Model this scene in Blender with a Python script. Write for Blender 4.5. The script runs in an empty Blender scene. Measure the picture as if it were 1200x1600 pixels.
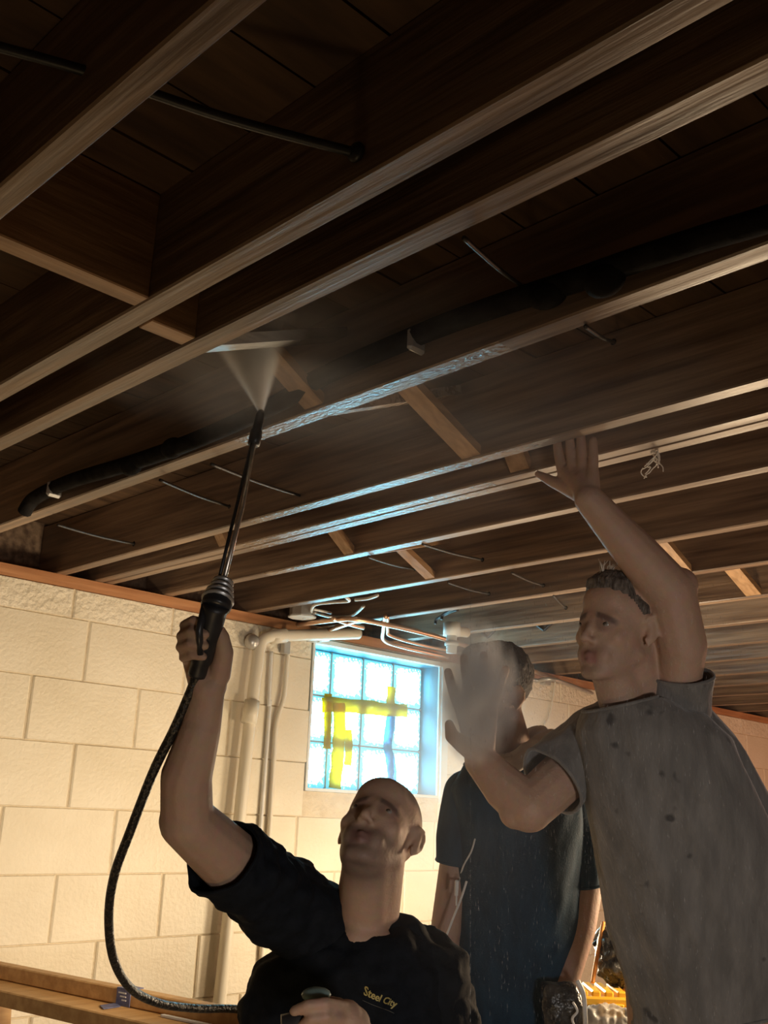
import bpy, bmesh, math, random
import numpy as np
from mathutils import Vector, Matrix, noise

C = bpy.context.scene.collection
SC = bpy.context.scene
random.seed(7)

# ------------------------------------------------------------------ camera
FPX = 1600.0                       # focal length in pixels of the 1200x1600 frame
EYE = np.array([0.0, 0.0, 1.42])


def _axes():
    a = np.array([-1655.0, -409.0, -FPX]); a /= np.linalg.norm(a)       # along the joists (+Y)
    b = np.array([1680.0, -541.0, -FPX]); b -= a * (a @ b); b /= np.linalg.norm(b)   # along the block wall (+X)
    return np.array([b, a, np.cross(b, a)])


ROT = _axes()
cd = bpy.data.cameras.new('camera')
cd.sensor_fit = 'VERTICAL'; cd.sensor_height = 24.0; cd.lens = 24.0 * FPX / 1600.0
cd.clip_start = 0.02; cd.clip_end = 100
cam = bpy.data.objects.new('camera', cd); C.objects.link(cam)
M = Matrix([list(ROT[i]) for i in range(3)]).to_4x4(); M.translation = Vector(EYE)
cam.matrix_world = M
SC.camera = cam

# ------------------------------------------------------------------ world, lamps, exposure
w = bpy.data.worlds.new('world'); SC.world = w; w.use_nodes = True
w.node_tree.nodes['Background'].inputs[0].default_value = (0.6, 0.75, 1, 1)
w.node_tree.nodes['Background'].inputs[1].default_value = 0.02
SC.view_settings.view_transform = 'Standard'; SC.view_settings.look = 'None'
SC.view_settings.gamma = 1; SC.view_settings.use_curve_mapping = False
SC.view_settings.exposure = 0.0
try:
    SC.cycles.volume_bounces = 2
    SC.cycles.volume_max_steps = 96
    SC.cycles.volume_step_rate = 1.0
    SC.cycles.max_bounces = 6; SC.cycles.diffuse_bounces = 3; SC.cycles.glossy_bounces = 3
    SC.cycles.transparent_max_bounces = 16
    SC.cycles.sample_clamp_indirect = 3.0
    SC.cycles.caustics_reflective = False; SC.cycles.caustics_refractive = False
except Exception:
    pass


def lamp(name, loc, power, col, size, aim=None):
    if aim is None:
        l = bpy.data.lights.new(name, 'POINT'); l.shadow_soft_size = size
    else:
        l = bpy.data.lights.new(name, 'AREA'); l.shape = 'DISK'; l.size = size
    l.energy = power; l.color = col
    o = bpy.data.objects.new(name, l); C.objects.link(o); o.location = loc
    if aim is not None:
        o.rotation_euler = (Vector(aim) - Vector(loc)).to_track_quat('-Z', 'Y').to_euler()
    return o


WINDOW_GLOW = 27.0                 # daylight in the glass blocks
WARM = (1.0, 0.80, 0.54)
lamp('work_light', (3.00, 2.35, 1.10), 38, WARM, 0.12)                       # behind the man in navy
lamp('work_light', (2.95, 1.35, 1.25), 42, (1.0, 0.74, 0.46), 0.12)          # behind the man in grey
l = lamp('wall_fill', (1.60, 1.78, 1.23), 46, WARM, 0.10)                   # added unseen fill for the left wall, behind the man with the lance
l.data.type = 'SPOT'; l.data.spot_size = 1.75; l.data.spot_blend = 0.6
l.rotation_euler = (Vector((1.25, 3.17, 1.58)) - Vector((1.60, 1.78, 1.23))).to_track_quat('-Z', 'Y').to_euler()
lamp('floor_lamp', (0.36, 0.90, 0.10), 9, (1.0, 0.70, 0.36), 0.15)                        # on the floor before the photographer
l = lamp('people_fill', (0.25, -0.75, 0.95), 66, (1.0, 0.93, 0.88), 0.15)      # added unseen fill behind the photographer, lifting the men from the dark
l.data.type = 'SPOT'; l.data.spot_size = 1.10; l.data.spot_blend = 1.0
l.rotation_euler = (Vector((1.75, 1.25, 1.17)) - Vector((0.25, -0.75, 0.95))).to_track_quat('-Z', 'Y').to_euler()
lamp('work_light', (6.3, 1.0, 1.2), 75, (1.0, 0.50, 0.30), 0.15)             # far end of the basement


# ------------------------------------------------------------------ pixel -> point helpers
def ray(x, y):
    return ROT @ np.array([x - 600.0, 800.0 - y, -FPX])


def P(x, y, d): return EYE + ray(x, y) * (d / FPX)


def on_z(x, y, z):
    r = ray(x, y); return EYE + r * ((z - EYE[2]) / r[2])


def on_y(x, y, Y):
    r = ray(x, y); return EYE + r * (Y / r[1])


def on_x(x, y, X):
    r = ray(x, y); return EYE + r * (X / r[0])


def camdir(x, y, z):
    """direction given as right, up, towards the viewer"""
    v = ROT @ np.array([x, y, z], float); return v / np.linalg.norm(v)


# ------------------------------------------------------------------ materials
def mat(name, col, rough=0.6, col2=None, scale=(8, 8, 8), detail=6, bump=0.0, bscale=None, metal=0.0, spec=0.5,
        ramp=(0.35, 0.65), attr=False, sheen=0.0, rough2=None):
    m = bpy.data.materials.new(name); m.use_nodes = True
    nt = m.node_tree; b = nt.nodes['Principled BSDF']
    b.inputs['Roughness'].default_value = rough; b.inputs['Metallic'].default_value = metal
    b.inputs['Specular IOR Level'].default_value = spec
    b.inputs['Sheen Weight'].default_value = sheen
    b.inputs['Base Color'].default_value = (*col, 1)
    tc = nt.nodes.new('ShaderNodeTexCoord')

    def nz(sc, det=detail):
        mp = nt.nodes.new('ShaderNodeMapping'); mp.inputs['Scale'].default_value = sc
        nt.links.new(tc.outputs['Object'], mp.inputs['Vector'])
        n = nt.nodes.new('ShaderNodeTexNoise'); n.inputs['Scale'].default_value = 1; n.inputs['Detail'].default_value = det
        nt.links.new(mp.outputs['Vector'], n.inputs['Vector']); return n
    if col2 is not None:
        n = nz(scale)
        r = nt.nodes.new('ShaderNodeValToRGB')
        r.color_ramp.elements[0].position = ramp[0]; r.color_ramp.elements[1].position = ramp[1]
        r.color_ramp.elements[0].color = (*col, 1); r.color_ramp.elements[1].color = (*col2, 1)
        nt.links.new(n.outputs['Fac'], r.inputs['Fac'])
        nt.links.new(r.outputs['Color'], b.inputs['Base Color'])
        if rough2 is not None:
            mr = nt.nodes.new('ShaderNodeMapRange')
            mr.inputs['To Min'].default_value = rough; mr.inputs['To Max'].default_value = rough2
            mr.inputs['From Min'].default_value = ramp[0]; mr.inputs['From Max'].default_value = ramp[1]
            nt.links.new(n.outputs['Fac'], mr.inputs['Value']); nt.links.new(mr.outputs['Result'], b.inputs['Roughness'])
    if attr:
        a = nt.nodes.new('ShaderNodeVertexColor'); a.layer_name = 'Col'
        mx = nt.nodes.new('ShaderNodeMix'); mx.data_type = 'RGBA'; mx.blend_type = 'MULTIPLY'; mx.inputs[0].default_value = 0.25
        n = nz((60, 60, 60), 3)
        nt.links.new(a.outputs['Color'], mx.inputs[6]); nt.links.new(n.outputs['Color'], mx.inputs[7])
        nt.links.new(mx.outputs[2], b.inputs['Base Color'])
    if bump:
        n = nz(bscale or scale)
        bp = nt.nodes.new('ShaderNodeBump'); bp.inputs['Strength'].default_value = bump; bp.inputs['Distance'].default_value = 0.01
        nt.links.new(n.outputs['Fac'], bp.inputs['Height']); nt.links.new(bp.outputs['Normal'], b.inputs['Normal'])
    return m


JOIST = mat('joist_wood', (0.105, 0.065, 0.045), 0.34, (0.27, 0.18, 0.115), (45, 2.2, 45), 8, 0.25, (60, 3, 60), rough2=0.48, spec=0.65)
WETWOOD = mat('wet_joist_wood', (0.15, 0.09, 0.055), 0.16, (0.30, 0.20, 0.12), (60, 9, 60), 8, 0.55, (150, 70, 150), rough2=0.42, spec=0.8)
LITWOOD = mat('light_tinted_wood', (0.62, 0.66, 0.68), 0.25, (0.78, 0.82, 0.84), (5, 60, 60), 6, 0.3, spec=0.7)  # bright light on the strap put into its pale colour, ending in brown
_nt = LITWOOD.node_tree
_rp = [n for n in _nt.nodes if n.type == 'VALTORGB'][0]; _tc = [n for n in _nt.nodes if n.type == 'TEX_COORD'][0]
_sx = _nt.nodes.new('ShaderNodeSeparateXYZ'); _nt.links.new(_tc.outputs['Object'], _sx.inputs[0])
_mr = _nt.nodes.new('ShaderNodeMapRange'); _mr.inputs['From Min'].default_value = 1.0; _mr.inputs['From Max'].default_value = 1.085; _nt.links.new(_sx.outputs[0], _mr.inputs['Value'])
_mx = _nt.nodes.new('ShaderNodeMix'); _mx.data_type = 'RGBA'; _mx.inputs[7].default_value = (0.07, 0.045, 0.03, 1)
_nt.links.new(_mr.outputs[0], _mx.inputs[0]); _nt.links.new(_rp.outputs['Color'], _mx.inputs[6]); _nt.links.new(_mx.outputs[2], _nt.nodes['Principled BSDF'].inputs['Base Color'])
BRACE = mat('bridging_wood', (0.27, 0.15, 0.07), 0.5, (0.42, 0.25, 0.13), (5, 60, 60), 6, 0.2)
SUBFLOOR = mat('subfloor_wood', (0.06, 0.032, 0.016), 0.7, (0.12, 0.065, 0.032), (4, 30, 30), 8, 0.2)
SILL = mat('sill_wood', (0.36, 0.15, 0.06), 0.6, (0.52, 0.25, 0.11), (3, 40, 40), 6, 0.3)
PAINT = mat('cream_block_paint', (0.75, 0.67, 0.52), 0.5, (0.81, 0.735, 0.59), (5, 5, 5), 4, 0.30, (70, 70, 70))
ROUGHPAINT = mat('thick_block_paint', (0.75, 0.67, 0.52), 0.5, (0.82, 0.745, 0.60), (9, 9, 9), 4, 1.0, (45, 45, 45))
MORTAR = mat('painted_mortar', (0.62, 0.52, 0.37), 0.6, (0.72, 0.62, 0.46), (20, 20, 20), 4, 0.6, (60, 60, 60))
GREYWALL = mat('grey_block', (0.30, 0.27, 0.23), 0.8, (0.40, 0.36, 0.31), (4, 4, 4), 5, 0.3)
CONCRETE = mat('concrete_floor', (0.25, 0.23, 0.20), 0.8, (0.36, 0.33, 0.29), (3, 3, 3), 6, 0.2)
WHITEFRAME = mat('white_frame_paint', (0.70, 0.76, 0.78), 0.4, (0.80, 0.84, 0.85), (14, 14, 14), 3, 0.2)
REVEAL = mat('daylight_tinted_reveal', (0.018, 0.085, 0.12), 0.5, (0.024, 0.105, 0.14), (14, 14, 14), 3, 0.2)  # cyan window light on the white reveal put into its colour
PVC = mat('cream_pvc', (0.74, 0.68, 0.55), 0.35, (0.80, 0.74, 0.62), (6, 6, 2), 3)
COPPER = mat('copper_pipe', (0.72, 0.45, 0.30), 0.32, (0.80, 0.55, 0.38), (9, 9, 9), 3, metal=0.8)
GREYPIPE = mat('grey_conduit', (0.42, 0.41, 0.39), 0.35, (0.52, 0.50, 0.47), (9, 9, 3), 3, metal=0.5)
BLACKRUB = mat('black_rubber', (0.010, 0.010, 0.012), 0.45, (0.022, 0.021, 0.022), (40, 40, 40), 3)
BLACKMATTE = mat('black_foam', (0.008, 0.007, 0.007), 0.9, (0.018, 0.016, 0.015), (30, 30, 30), 4, 0.5, spec=0.08)
WIREDARK = mat('dark_cable', (0.018, 0.016, 0.015), 0.5, (0.035, 0.03, 0.026), (30, 30, 30), 3)
WIREWHITE = mat('white_cable', (0.66, 0.66, 0.64), 0.4, (0.74, 0.73, 0.70), (20, 20, 20), 2)
STEEL = mat('galvanised_steel', (0.52, 0.52, 0.51), 0.35, (0.66, 0.65, 0.63), (30, 30, 30), 4, metal=0.75)
LANCE = mat('lance_steel', (0.55, 0.50, 0.44), 0.3, (0.75, 0.70, 0.62), (60, 60, 60), 4, metal=0.9)
HOSEMAT = mat('braided_hose', (0.012, 0.011, 0.010), 0.4, (0.10, 0.075, 0.045), (160, 160, 160), 2, 0.4, ramp=(0.52, 0.75))
SKIN1 = mat('skin', (0.5, 0.3, 0.2), 0.62, attr=True, bump=0.12, bscale=(160, 160, 160))
BLACKTEE = mat('black_cotton', (0.0030, 0.0045, 0.0070), 0.85, (0.006, 0.008, 0.012), (50, 50, 50), 4, 0.15, (220, 220, 220), spec=0.2)
NAVYTEE = mat('navy_cotton', (0.004, 0.024, 0.050), 0.8, (0.008, 0.038, 0.072), (40, 40, 12), 4, 0.15, (220, 220, 220), spec=0.25)
GREYTEE = mat('grey_cotton', (0.115, 0.108, 0.10), 0.8, (0.18, 0.168, 0.155), (34, 34, 5), 6, 0.3, (140, 140, 40), sheen=0.3)
_nt = GREYTEE.node_tree                # dark wet spots on the grey shirt
_rp = [n for n in _nt.nodes if n.type == 'VALTORGB'][0]; _tc = [n for n in _nt.nodes if n.type == 'TEX_COORD'][0]
_ns = _nt.nodes.new('ShaderNodeTexNoise'); _ns.inputs['Scale'].default_value = 24; _ns.inputs['Detail'].default_value = 1.5; _nt.links.new(_tc.outputs['Object'], _ns.inputs['Vector'])
_r2 = _nt.nodes.new('ShaderNodeValToRGB'); _r2.color_ramp.elements[0].position = 0.68; _r2.color_ramp.elements[0].color = (1, 1, 1, 1)
_r2.color_ramp.elements[1].position = 0.75; _r2.color_ramp.elements[1].color = (0.30, 0.30, 0.32, 1); _nt.links.new(_ns.outputs['Fac'], _r2.inputs['Fac'])
_mx = _nt.nodes.new('ShaderNodeMix'); _mx.data_type = 'RGBA'; _mx.blend_type = 'MULTIPLY'; _mx.inputs[0].default_value = 1.0
_nt.links.new(_rp.outputs['Color'], _mx.inputs[6]); _nt.links.new(_r2.outputs['Color'], _mx.inputs[7]); _nt.links.new(_mx.outputs[2], _nt.nodes['Principled BSDF'].inputs['Base Color'])
TOWEL = mat('grey_fleece', (0.48, 0.43, 0.40), 0.9, (0.58, 0.53, 0.49), (25, 25, 25), 4, 0.4)
DENIM = mat('dark_denim', (0.035, 0.036, 0.045), 0.85, (0.06, 0.06, 0.07), (80, 80, 80), 4, 0.3)
SHOE = mat('work_boot', (0.05, 0.035, 0.025), 0.6, (0.08, 0.055, 0.04), (20, 20, 20), 4)
HAIRDARK = mat('dark_hair', (0.018, 0.016, 0.018), 0.7, (0.055, 0.05, 0.05), (160, 160, 50), 4, 0.9, (200, 200, 60))
HAIRGREY = mat('greying_hair', (0.06, 0.045, 0.035), 0.7, (0.16, 0.13, 0.105), (150, 150, 50), 4, 0.9, (190, 190, 60))
HAIRTIP = mat('blond_hair', (0.45, 0.38, 0.30), 0.6, (0.6, 0.52, 0.42), (50, 50, 50), 2)
EYEMAT = mat('eye', (0.5, 0.5, 0.5), 0.15, attr=True)
LUMBER = mat('pine_board', (0.46, 0.25, 0.09), 0.55, (0.60, 0.36, 0.15), (3, 40, 40), 6, 0.15)
GOLD = mat('gold_print', (0.42, 0.33, 0.10), 0.6, (0.52, 0.43, 0.16), (60, 60, 60), 2)
GREYPRINT = mat('grey_print', (0.16, 0.15, 0.12), 0.6, (0.22, 0.21, 0.17), (60, 60, 60), 2)
TEAL = mat('teal_plastic', (0.16, 0.25, 0.24), 0.45, (0.20, 0.30, 0.28), (30, 30, 30), 2)
BLUETAPE = mat('blue_tag', (0.09, 0.10, 0.20), 0.5, (0.16, 0.17, 0.30), (60, 60, 60), 3)
YELLOWP = mat('yellow_plastic', (0.75, 0.40, 0.02), 0.4, (0.82, 0.47, 0.04), (20, 20, 20), 2)
BLACKP = mat('black_plastic', (0.02, 0.02, 0.022), 0.35, (0.03, 0.03, 0.032), (20, 20, 20), 2)
BAGMAT = mat('black_bag_plastic', (0.018, 0.018, 0.018), 0.22, (0.05, 0.048, 0.045), (30, 30, 30), 4, 0.8, (50, 50, 50))
ORANGE = mat('orange_strap', (0.80, 0.30, 0.05), 0.6, (0.88, 0.38, 0.08), (40, 40, 40), 2)
WOODTOP = mat('bench_wood', (0.35, 0.22, 0.11), 0.6, (0.48, 0.32, 0.17), (3, 30, 30), 5)
STRING = mat('white_string', (0.75, 0.68, 0.58), 0.8, (0.85, 0.78, 0.68), (40, 40, 40), 2)


def clear_plastic():
    m = bpy.data.materials.new('clear_plastic_wrap'); m.use_nodes = True
    nt = m.node_tree; b = nt.nodes['Principled BSDF']
    b.inputs['Base Color'].default_value = (0.62, 0.62, 0.60, 1); b.inputs['Roughness'].default_value = 0.12
    b.inputs['Alpha'].default_value = 0.55
    n = nt.nodes.new('ShaderNodeTexNoise'); n.inputs['Scale'].default_value = 40
    bp = nt.nodes.new('ShaderNodeBump'); bp.inputs['Strength'].default_value = 0.9
    nt.links.new(n.outputs['Fac'], bp.inputs['Height']); nt.links.new(bp.outputs['Normal'], b.inputs['Normal'])
    return m


def glow_glass():
    """daylight coming through a glass block: bright in the middle, cyan and weaker at the pressed rim"""
    m = bpy.data.materials.new('lit_glass_block'); m.use_nodes = True
    nt = m.node_tree; out = nt.nodes['Material Output']; b = nt.nodes['Principled BSDF']
    b.inputs['Base Color'].default_value = (0.4, 0.75, 0.85, 1); b.inputs['Roughness'].default_value = 0.08
    tc = nt.nodes.new('ShaderNodeTexCoord')
    sx = nt.nodes.new('ShaderNodeSeparateXYZ'); nt.links.new(tc.outputs['Object'], sx.inputs[0])

    def mth(op, a, bb=None):
        n = nt.nodes.new('ShaderNodeMath'); n.operation = op
        for i, v in enumerate((a, bb)):
            if v is None: continue
            if isinstance(v, (int, float)): n.inputs[i].default_value = v
            else: nt.links.new(v, n.inputs[i])
        return n.outputs[0]
    ax = mth('ABSOLUTE', sx.outputs[0]); az = mth('ABSOLUTE', sx.outputs[2])
    mxv = mth('ADD', mth('POWER', mth('DIVIDE', ax, 0.092), 5.0), mth('POWER', mth('DIVIDE', az, 0.092), 5.0))
    wv = nt.nodes.new('ShaderNodeTexVoronoi'); wv.inputs['Scale'].default_value = 75
    nt.links.new(tc.outputs['Object'], wv.inputs['Vector'])
    v = mth('ADD', mxv, mth('MULTIPLY', wv.outputs['Distance'], 0.9))
    r = nt.nodes.new('ShaderNodeValToRGB')
    e = r.color_ramp.elements
    e[0].position = 0.45; e[0].color = (0.22, 0.74, 1.0, 1)
    e[1].position = 1.0; e[1].color = (0.004, 0.025, 0.034, 1)
    nt.links.new(v, r.inputs['Fac'])
    em = nt.nodes.new('ShaderNodeEmission'); em.inputs['Strength'].default_value = WINDOW_GLOW
    nt.links.new(r.outputs['Color'], em.inputs['Color'])
    ad = nt.nodes.new('ShaderNodeAddShader')
    nt.links.new(b.outputs[0], ad.inputs[0]); nt.links.new(em.outputs[0], ad.inputs[1])
    nt.links.new(ad.outputs[0], out.inputs['Surface'])
    return m


def tape_mat(name, col, alpha):
    m = bpy.data.materials.new(name); m.use_nodes = True
    nt = m.node_tree; out = nt.nodes['Material Output']; nt.nodes.remove(nt.nodes['Principled BSDF'])
    t = nt.nodes.new('ShaderNodeBsdfTransparent'); t.inputs[0].default_value = (*[c * 0.45 if alpha else c for c in col], 1)
    d = nt.nodes.new('ShaderNodeBsdfTranslucent'); d.inputs[0].default_value = (*col, 1)
    d2 = nt.nodes.new('ShaderNodeBsdfDiffuse')
    n = nt.nodes.new('ShaderNodeTexNoise'); n.inputs['Scale'].default_value = 25
    r = nt.nodes.new('ShaderNodeValToRGB'); r.color_ramp.elements[0].color = (*[c * 0.8 for c in col], 1); r.color_ramp.elements[1].color = (*col, 1)
    nt.links.new(n.outputs['Fac'], r.inputs[0]); nt.links.new(r.outputs[0], d2.inputs[0])
    m1 = nt.nodes.new('ShaderNodeMixShader'); m1.inputs[0].default_value = 0.5
    m2 = nt.nodes.new('ShaderNodeMixShader'); m2.inputs[0].default_value = 0.55
    nt.links.new(d.outputs[0], m1.inputs[1]); nt.links.new(d2.outputs[0], m1.inputs[2])
    nt.links.new(m1.outputs[0], m2.inputs[1]); nt.links.new(t.outputs[0], m2.inputs[2])
    nt.links.new(m2.outputs[0], out.inputs['Surface'])
    return m


GLASS = glow_glass()
CLEAR = clear_plastic()
YTAPE = tape_mat('yellow_tape', (1.0, 0.62, 0.0), True)
BTAPE = tape_mat('faded_blue_tape', (0.30, 0.62, 0.85), True)


def volume_mat(name, build, col=(1, 1, 1), aniso=0.0):
    m = bpy.data.materials.new(name); m.use_nodes = True
    nt = m.node_tree; nt.nodes.remove(nt.nodes['Principled BSDF'])
    v = nt.nodes.new('ShaderNodeVolumeScatter'); v.inputs['Color'].default_value = (*col, 1); v.inputs['Anisotropy'].default_value = aniso
    nt.links.new(v.outputs[0], nt.nodes['Material Output'].inputs['Volume'])
    d = build(nt)
    if isinstance(d, (int, float)): v.inputs['Density'].default_value = d
    else: nt.links.new(d, v.inputs['Density'])
    return m


# ------------------------------------------------------------------ mesh builder
class MB:
    def __init__(s): s.v = []; s.f = []

    def add(s, vs, fs):
        o = len(s.v); s.v += [tuple(map(float, p)) for p in vs]; s.f += [tuple(i + o for i in f) for f in fs]

    def obox(s, c, ax, ay, az):
        c = np.array(c, float); ax, ay, az = (np.array(a, float) for a in (ax, ay, az))
        vs = [c + sx * ax + sy * ay + sz * az for sz in (-1, 1) for sy in (-1, 1) for sx in (-1, 1)]
        s.add(vs, [(0, 2, 3, 1), (4, 5, 7, 6), (0, 1, 5, 4), (2, 6, 7, 3), (0, 4, 6, 2), (1, 3, 7, 5)])

    def box(s, x0, x1, y0, y1, z0, z1):
        s.obox(((x0 + x1) / 2, (y0 + y1) / 2, (z0 + z1) / 2), ((x1 - x0) / 2, 0, 0), (0, (y1 - y0) / 2, 0), (0, 0, (z1 - z0) / 2))

    def cbox(s, c, ax, ay, az, b):
        """box with chamfered edges (b metres)"""
        L = [np.linalg.norm(a) for a in (ax, ay, az)]; u = [np.array(a, float) / l for a, l in zip((ax, ay, az), L)]
        c = np.array(c, float); bm = bmesh.new()
        for sx in (-1, 1):
            for sy in (-1, 1):
                for sz in (-1, 1):
                    for k in range(3):
                        q = [sx * (L[0] - b), sy * (L[1] - b), sz * (L[2] - b)]
                        q[k] = [sx, sy, sz][k] * L[k]
                        bm.verts.new(c + u[0] * q[0] + u[1] * q[1] + u[2] * q[2])
        r = bmesh.ops.convex_hull(bm, input=bm.verts)
        bmesh.ops.dissolve_limit(bm, angle_limit=0.01, verts=bm.verts, edges=bm.edges)
        bm.verts.index_update()
        s.add([v.co[:] for v in bm.verts], [[v.index for v in f.verts] for f in bm.faces]); bm.free()

    def tube(s, pts, r, n=10, caps=True):
        pts = [np.array(p, float) for p in pts]; m = len(pts)
        rr = r if hasattr(r, '__len__') else [r] * m
        t = [pts[min(i + 1, m - 1)] - pts[max(i - 1, 0)] for i in range(m)]
        t = [a / (np.linalg.norm(a) + 1e-12) for a in t]
        a = np.array([0, 0, 1.0]) if abs(t[0][2]) < 0.9 else np.array([1.0, 0, 0])
        u = np.cross(t[0], a); u /= np.linalg.norm(u)
        vs = []; fs = []
        for i in range(m):
            u = u - t[i] * (u @ t[i]); u /= np.linalg.norm(u); v = np.cross(t[i], u)
            for k in range(n):
                g = 2 * math.pi * k / n; vs.append(pts[i] + rr[i] * (math.cos(g) * u + math.sin(g) * v))
        for i in range(m - 1):
            for k in range(n):
                fs.append((i * n + k, i * n + (k + 1) % n, (i + 1) * n + (k + 1) % n, (i + 1) * n + k))
        if caps:
            fs.append(tuple(range(n - 1, -1, -1))); fs.append(tuple((m - 1) * n + k for k in range(n)))
        s.add(vs, fs)

    def sphere(s, c, r, ax=None, nu=16, nv=10):
        c = np.array(c, float); r = r if hasattr(r, '__len__') else (r, r, r)
        A = np.eye(3) if ax is None else np.array(ax, float)
        vs = [c + A[2] * r[2]]
        for j in range(1, nv):
            th = math.pi * j / nv
            for i in range(nu):
                ph = 2 * math.pi * i / nu
                vs.append(c + A[0] * (r[0] * math.sin(th) * math.cos(ph)) + A[1] * (r[1] * math.sin(th) * math.sin(ph)) + A[2] * (r[2] * math.cos(th)))
        vs.append(c - A[2] * r[2]); fs = []
        for i in range(nu):
            fs.append((0, 1 + i, 1 + (i + 1) % nu))
            for j in range(nv - 2):
                a = 1 + j * nu
                fs.append((a + i, a + nu + i, a + nu + (i + 1) % nu, a + (i + 1) % nu))
            a = 1 + (nv - 2) * nu
            fs.append((a + i, len(vs) - 1, a + (i + 1) % nu))
        s.add(vs, fs)

    def cap(s, p0, p1, r0, r1, flat=1.0, fdir=None, n=14):
        """tapered capsule, optionally flattened along fdir"""
        p0 = np.array(p0, float); p1 = np.array(p1, float); t = p1 - p0; L = np.linalg.norm(t)
        if L < 1e-6: return s.sphere(p0, r0)
        t /= L
        a = np.array(fdir, float) if fdir is not None else (np.array([0, 0, 1.0]) if abs(t[2]) < 0.9 else np.array([1.0, 0, 0]))
        v = a - t * (a @ t); v /= np.linalg.norm(v); u = np.cross(v, t)
        rings = []
        for k in range(1, 5):
            g = math.pi / 2 * k / 5; rings.append((p0 - t * r0 * math.cos(g), r0 * math.sin(g)))
        for k in range(5): rings.append((p0 + t * L * k / 4, r0 + (r1 - r0) * k / 4))
        for k in range(4, 0, -1):
            g = math.pi / 2 * k / 5; rings.append((p1 + t * r1 * math.cos(g), r1 * math.sin(g)))
        vs = [p0 - t * r0]; fs = []
        for c, r in rings:
            for k in range(n):
                g = 2 * math.pi * k / n; vs.append(c + r * math.cos(g) * u + r * flat * math.sin(g) * v)
        vs.append(p1 + t * r1); m = len(rings)
        for k in range(n):
            fs.append((0, 1 + (k + 1) % n, 1 + k))
            for j in range(m - 1):
                b = 1 + j * n; fs.append((b + k, b + (k + 1) % n, b + n + (k + 1) % n, b + n + k))
            b = 1 + (m - 1) * n; fs.append((b + k, b + (k + 1) % n, len(vs) - 1))
        s.add(vs, fs)

    def chain(s, pts, rs, **k):
        for i in range(len(pts) - 1): s.cap(pts[i], pts[i + 1], rs[i], rs[i + 1], **k)

    def loft(s, rings, n=28, p=2.4):
        """rings of (centre, half-width vector, half-depth vector): a closed body"""
        vs = []; fs = []; m = len(rings)
        for c, u, v in rings:
            c, u, v = (np.array(a, float) for a in (c, u, v))
            for k in range(n):
                g = 2 * math.pi * k / n; a, b = math.cos(g), math.sin(g)
                vs.append(c + u * math.copysign(abs(a) ** (2 / p), a) + v * math.copysign(abs(b) ** (2 / p), b))
        for i in range(m - 1):
            for k in range(n): fs.append((i * n + k, i * n + (k + 1) % n, (i + 1) * n + (k + 1) % n, (i + 1) * n + k))
        fs.append(tuple(range(n - 1, -1, -1))); fs.append(tuple((m - 1) * n + k for k in range(n)))
        s.add(vs, fs)

    def mesh(s, name):
        me = bpy.data.meshes.new(name); me.from_pydata(s.v, [], s.f); me.update()
        bm = bmesh.new(); bm.from_mesh(me); bmesh.ops.recalc_face_normals(bm, faces=bm.faces); bm.to_mesh(me); bm.free()
        return me

    def build(s, name, m, parent=None, smooth=False):
        me = s.mesh(name)
        if m: me.materials.append(m)
        if smooth: me.polygons.foreach_set('use_smooth', [True] * len(me.polygons))
        return link(name, me, parent)

    def remesh(s, name, voxel, smooth=2, lam=0.5):
        """one continuous skin over everything added so far"""
        me = s.mesh('tmp'); o = bpy.data.objects.new('tmp', me); C.objects.link(o)
        md = o.modifiers.new('r', 'REMESH'); md.mode = 'VOXEL'; md.voxel_size = voxel; md.use_smooth_shade = True
        dg = bpy.context.evaluated_depsgraph_get()
        out = bpy.data.meshes.new_from_object(o.evaluated_get(dg)); out.name = name
        bpy.data.objects.remove(o); bpy.data.meshes.remove(me)
        n = len(out.vertices); co = np.empty(n * 3); out.vertices.foreach_get('co', co); co = co.reshape(-1, 3)
        ed = np.empty(len(out.edges) * 2, int); out.edges.foreach_get('vertices', ed); ed = ed.reshape(-1, 2)
        deg = np.bincount(ed.ravel(), minlength=n).astype(float)[:, None]
        for it in range(smooth):
            for l in (lam, -lam * 1.03) if smooth > 3 else (lam,):
                acc = np.zeros_like(co)
                for k in range(3):
                    acc[:, k] = np.bincount(ed[:, 0], co[ed[:, 1], k], n) + np.bincount(ed[:, 1], co[ed[:, 0], k], n)
                co += l * (acc / deg - co)
        out.vertices.foreach_set('co', co.ravel()); out.update()
        out.polygons.foreach_set('use_smooth', [True] * len(out.polygons))
        return out


def link(name, me, parent=None):
    o = bpy.data.objects.new(name, me); C.objects.link(o)
    if parent is not None: o.parent = parent; o.matrix_parent_inverse = parent.matrix_world.inverted()
    return o


def empty(name, loc, label=None, cat=None, group=None):
    o = bpy.data.objects.new(name, None); C.objects.link(o); o.location = loc
    o.matrix_world = Matrix.Translation(Vector(loc)); o.empty_display_size = 0.05
    return tag(o, label, cat, group)


def tag(o, label=None, cat=None, group=None, kind=None):
    if label: o['label'] = label
    if cat: o['category'] = cat
    if group: o['group'] = group
    if kind: o['kind'] = kind
    return o


def spline(pts, k=8):
    p = [np.array(q, float) for q in pts]; out = []
    for i in range(len(p) - 1):
        a, b, c, d = p[max(i - 1, 0)], p[i], p[i + 1], p[min(i + 2, len(p) - 1)]
        for j in range(k):
            t = j / k
            out.append(0.5 * (2 * b + (c - a) * t + (2 * a - 5 * b + 4 * c - d) * t * t + (3 * b - a - 3 * c + d) * t ** 3))
    out.append(p[-1]); return out


# ================================================================== THE ROOM
YW = 3.176            # face of the block wall
ZJ = 2.161            # underside of the joists
ZT = 2.345            # top of the joists
X0, X1, Y0 = -2.2, 9.2, -2.6

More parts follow.
